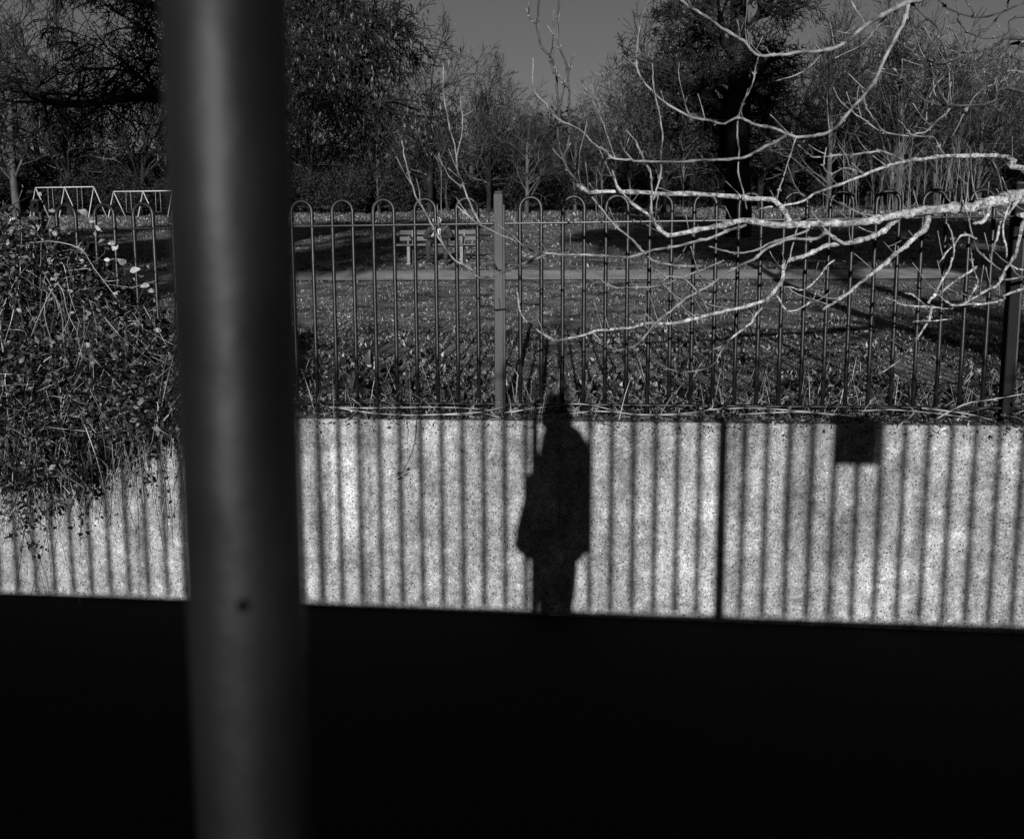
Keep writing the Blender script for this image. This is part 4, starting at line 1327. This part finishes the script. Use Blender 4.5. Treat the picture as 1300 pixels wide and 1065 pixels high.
tag(leaf_cards(MB(), pos, rng.uniform(.010, .036, len(pos)), rng, .6).build('ground_ivy', M['ivy']), kind='stuff')

n_ = 4200
pos = np.stack([rng.uniform(-3.6, 3.2, n_), rng.uniform(4.165, 4.26, n_), 1.065 + rng.random(n_) * .05], 1)
pos[:, 2] += .0042 * pos[:, 0] + np.where(pos[:, 1] < 4.18, -.045 * rng.random(n_) ** 2, .03)
tag(leaf_cards(MB(), pos, rng.uniform(.008, .032, n_), rng, .45).build('leaf_crumbs', M['ivy']), kind='stuff')

# long dead canes laid along the wall top
cn = empty('dead_canes', (0, 4.2, 1.09)); tag(cn, 'long pale dead bramble canes lying along the top edge of the wall', 'canes')
for px in ([(418, 517), (470, 518), (560, 517), (620, 520)], [(430, 518), (470, 524), (520, 527), (600, 526)], [(530, 527), (600, 524), (640, 517)], [(640, 524), (690, 517), (740, 513), (800, 526)], [(700, 528), (760, 522), (820, 527), (880, 526)], [(800, 526), (850, 526), (900, 520), (905, 506)],
           [(900, 520), (960, 518), (1040, 524), (1100, 530)], [(940, 526), (1010, 523), (1060, 527)], [(1090, 522), (1130, 520), (1180, 524), (1230, 530)], [(1190, 531), (1225, 513), (1260, 507), (1310, 498)], [(1140, 541), (1160, 524), (1150, 512)], [(1170, 518), (1220, 524), (1260, 533)]):
    q = smooth_path([P(x, y, 4.17 + .02 * math.sin(i * 2.3)) for i, (x, y) in enumerate(px)], 4) - np.array(cn.location)
    MB().tube(q, np.linspace(.0045, .002, len(q)), 5).build('cane', M['straw'], cn)

# vines hanging over the wall face
def vine(px, D, r, name, label, leaves):
    v = empty(name, tuple(P(px[0][0], px[0][1], D)))
    tag(v, label, 'vine')
    O = np.array(v.location)
    q = smooth_path([P(x, y, D + (.03 if i == 0 else .0)) for i, (x, y) in enumerate(px)], 4) - O
    MB().tube(q, np.linspace(r, r * .5, len(q)), 5).build('stem', M['cane'], v)
    for x, y, s in leaves:
        mb = MB(); leaf_cards(mb, [P(x, y, D - .01) - O], s, rng, .7); mb.build('leaf', M['ivy'], v)


vine([(530, 520), (526, 560), (519, 582), (510, 600)], 4.15, .0022, 'trailing_vine', 'thin dark vine with a leafy tip hanging on the wall left of the figure shadow', [(508, 600, .035), (513, 604, .03), (505, 606, .03), (516, 598, .025), (510, 607, .03)])
vine([(515, 525), (517, 545), (516, 560)], 4.15, .0018, 'trailing_vine', 'short bare tendril left of the leafy vine on the wall', [])
vine([(758, 534), (775, 541), (790, 551), (800, 558)], 4.15, .0018, 'trailing_vine', 'bare curved tendril just right of the figure shadow at the wall top', [])
vine([(18, 640), (28, 670), (40, 700), (52, 730), (58, 755)], 4.14, .003, 'trailing_vine', 'leafy vine trailing lowest down the wall at the far left', [(28, 668, .04), (30, 680, .04), (36, 695, .045), (40, 704, .04), (42, 712, .035), (50, 700, .03), (48, 690, .03), (33, 688, .04)])
vine([(56, 640), (60, 680), (64, 720), (66, 750)], 4.15, .0016, 'trailing_vine', 'thin bare tendril right of the lowest leafy vine at the far left', [])
vine([(190, 560), (205, 605), (211, 650), (213, 690)], 4.12, .0022, 'trailing_vine', 'dark tendril with small leaf clumps hanging beside the black pole', [(204, 600, .04), (208, 625, .035), (200, 630, .03), (206, 640, .035), (212, 655, .03), (197, 615, .03)])

# broad-leaved weeds behind the fence
def weed(px, py, D, n, size, label, pale_mix=0.0):
    x = P(px, py, D)[0]
    w = empty('weed', (x, D, float(ground_z(np.array([x]), np.array([D]))[0])))
    tag(w, label, 'plant')
    for k in range(n):
        a = k * 2.4; h = size * (.3 + .8 * rng.random())
        base = np.array([math.cos(a) * .02, math.sin(a) * .02, h * .5])
        d = np.array([math.cos(a), math.sin(a) * .8, .5 + rng.random()]); d /= np.linalg.norm(d)
        st = MB().tube([(0, 0, 0), base, base + d * size * .3], [.004, .003, .002], 4)
        ob = st.build('stalk', M['cane'], w)
        ovate(base + d * size * .3, size * rng.uniform(.35, .6), rng).build('leaf', M['pale_leaf'] if rng.random() < pale_mix else M['ivy'], ob)


weed(468, 415, 5.6, 9, .22, 'leafy weed with two pale leaves on the lawn, left of the grey fence post', .25)
weed(436, 425, 5.9, 8, .18, 'low dark leaved weed left of the weed with pale leaves')
weed(500, 480, 4.8, 10, .20, 'dark broad leaved weed at the fence foot under the weed with pale leaves')
weed(440, 490, 4.75, 12, .22, 'bushy dark weed at the fence foot beside the black pole')
weed(570, 490, 4.7, 8, .16, 'small dark weed at the fence foot left of the grey post')
weed(838, 445, 5.6, 6, .14, 'small weed with a pale leaf beyond the fence right of the figure shadow', .3)
weed(745, 440, 5.4, 5, .12, 'tiny weed beyond the fence straight above the figure shadow', .2)

# lawn: small leaves and blades, thick near the fence, thinning with distance
def lawn(n, y0, y1, smin, smax, p):
    y = y0 + (y1 - y0) * rng.random(n) ** p
    x = rng.uniform(-1, 1, n) * 0 + (-.88 * y - 1.2) + rng.random(n) * ((.60 * y + 1.2) + (.88 * y + 1.2))
    keep = ~((y > 15.42 + .08 * np.sin(x * 2.1) + .05 * np.sin(x * 5.3)) & (y < 16.56 + .06 * np.sin(x * 1.7)))
    x, y = x[keep], y[keep]
    clump = np.sin(x * 3.1 + 1.7 * np.sin(y * 2.3)) + np.sin(y * 3.7 + 1.3 * np.sin(x * 1.9))
    clump = clump + .8 * np.sin(x * 1.3 + y * .9) * np.sin(y * 1.7 - x * .6)
    k2 = rng.random(len(x)) < .55 + .24 * clump
    x, y = x[k2], y[k2]
    return np.stack([x, y, ground_z(x, y)], 1), rng.uniform(smin, smax, len(x))


mb, mb2 = MB(), MB()
for args in ((150000, 4.5, 8.0, .007, .024, 1.0), (110000, 8.0, 15.6, .02, .05, 1.05), (45000, 16.4, 36, .04, .10, 1.2), (70000, 36, 76, .09, .20, 1.1)):
    pos, s = lawn(*args)
    leaf_cards(mb, pos, s * rng.uniform(.6, 1.5, len(s)), rng, .34, up=.25)
    if args[1] > 30: continue
    k = rng.random(len(pos)) < .20
    q = pos[k] + np.array([0, 0, .012])
    leaf_cards(mb2, q, s[k] * rng.uniform(.4, 1.0, k.sum()), rng, .8, up=.05)
tuft = scatter(700, -5.5, 4.5, 4.5, 9.5, rng, 1.5)
tp_ = np.repeat(tuft, 26, 0) + rng.normal(size=(700 * 26, 3)) * np.array([.05, .05, 0])
leaf_cards(mb, tp_, rng.uniform(.02, .075, len(tp_)), rng, .05, bend=.9, up=.4)
tag(mb.build('grass', M['blade']), kind='stuff')
tag(mb2.build('clover', M['clover']), kind='stuff')
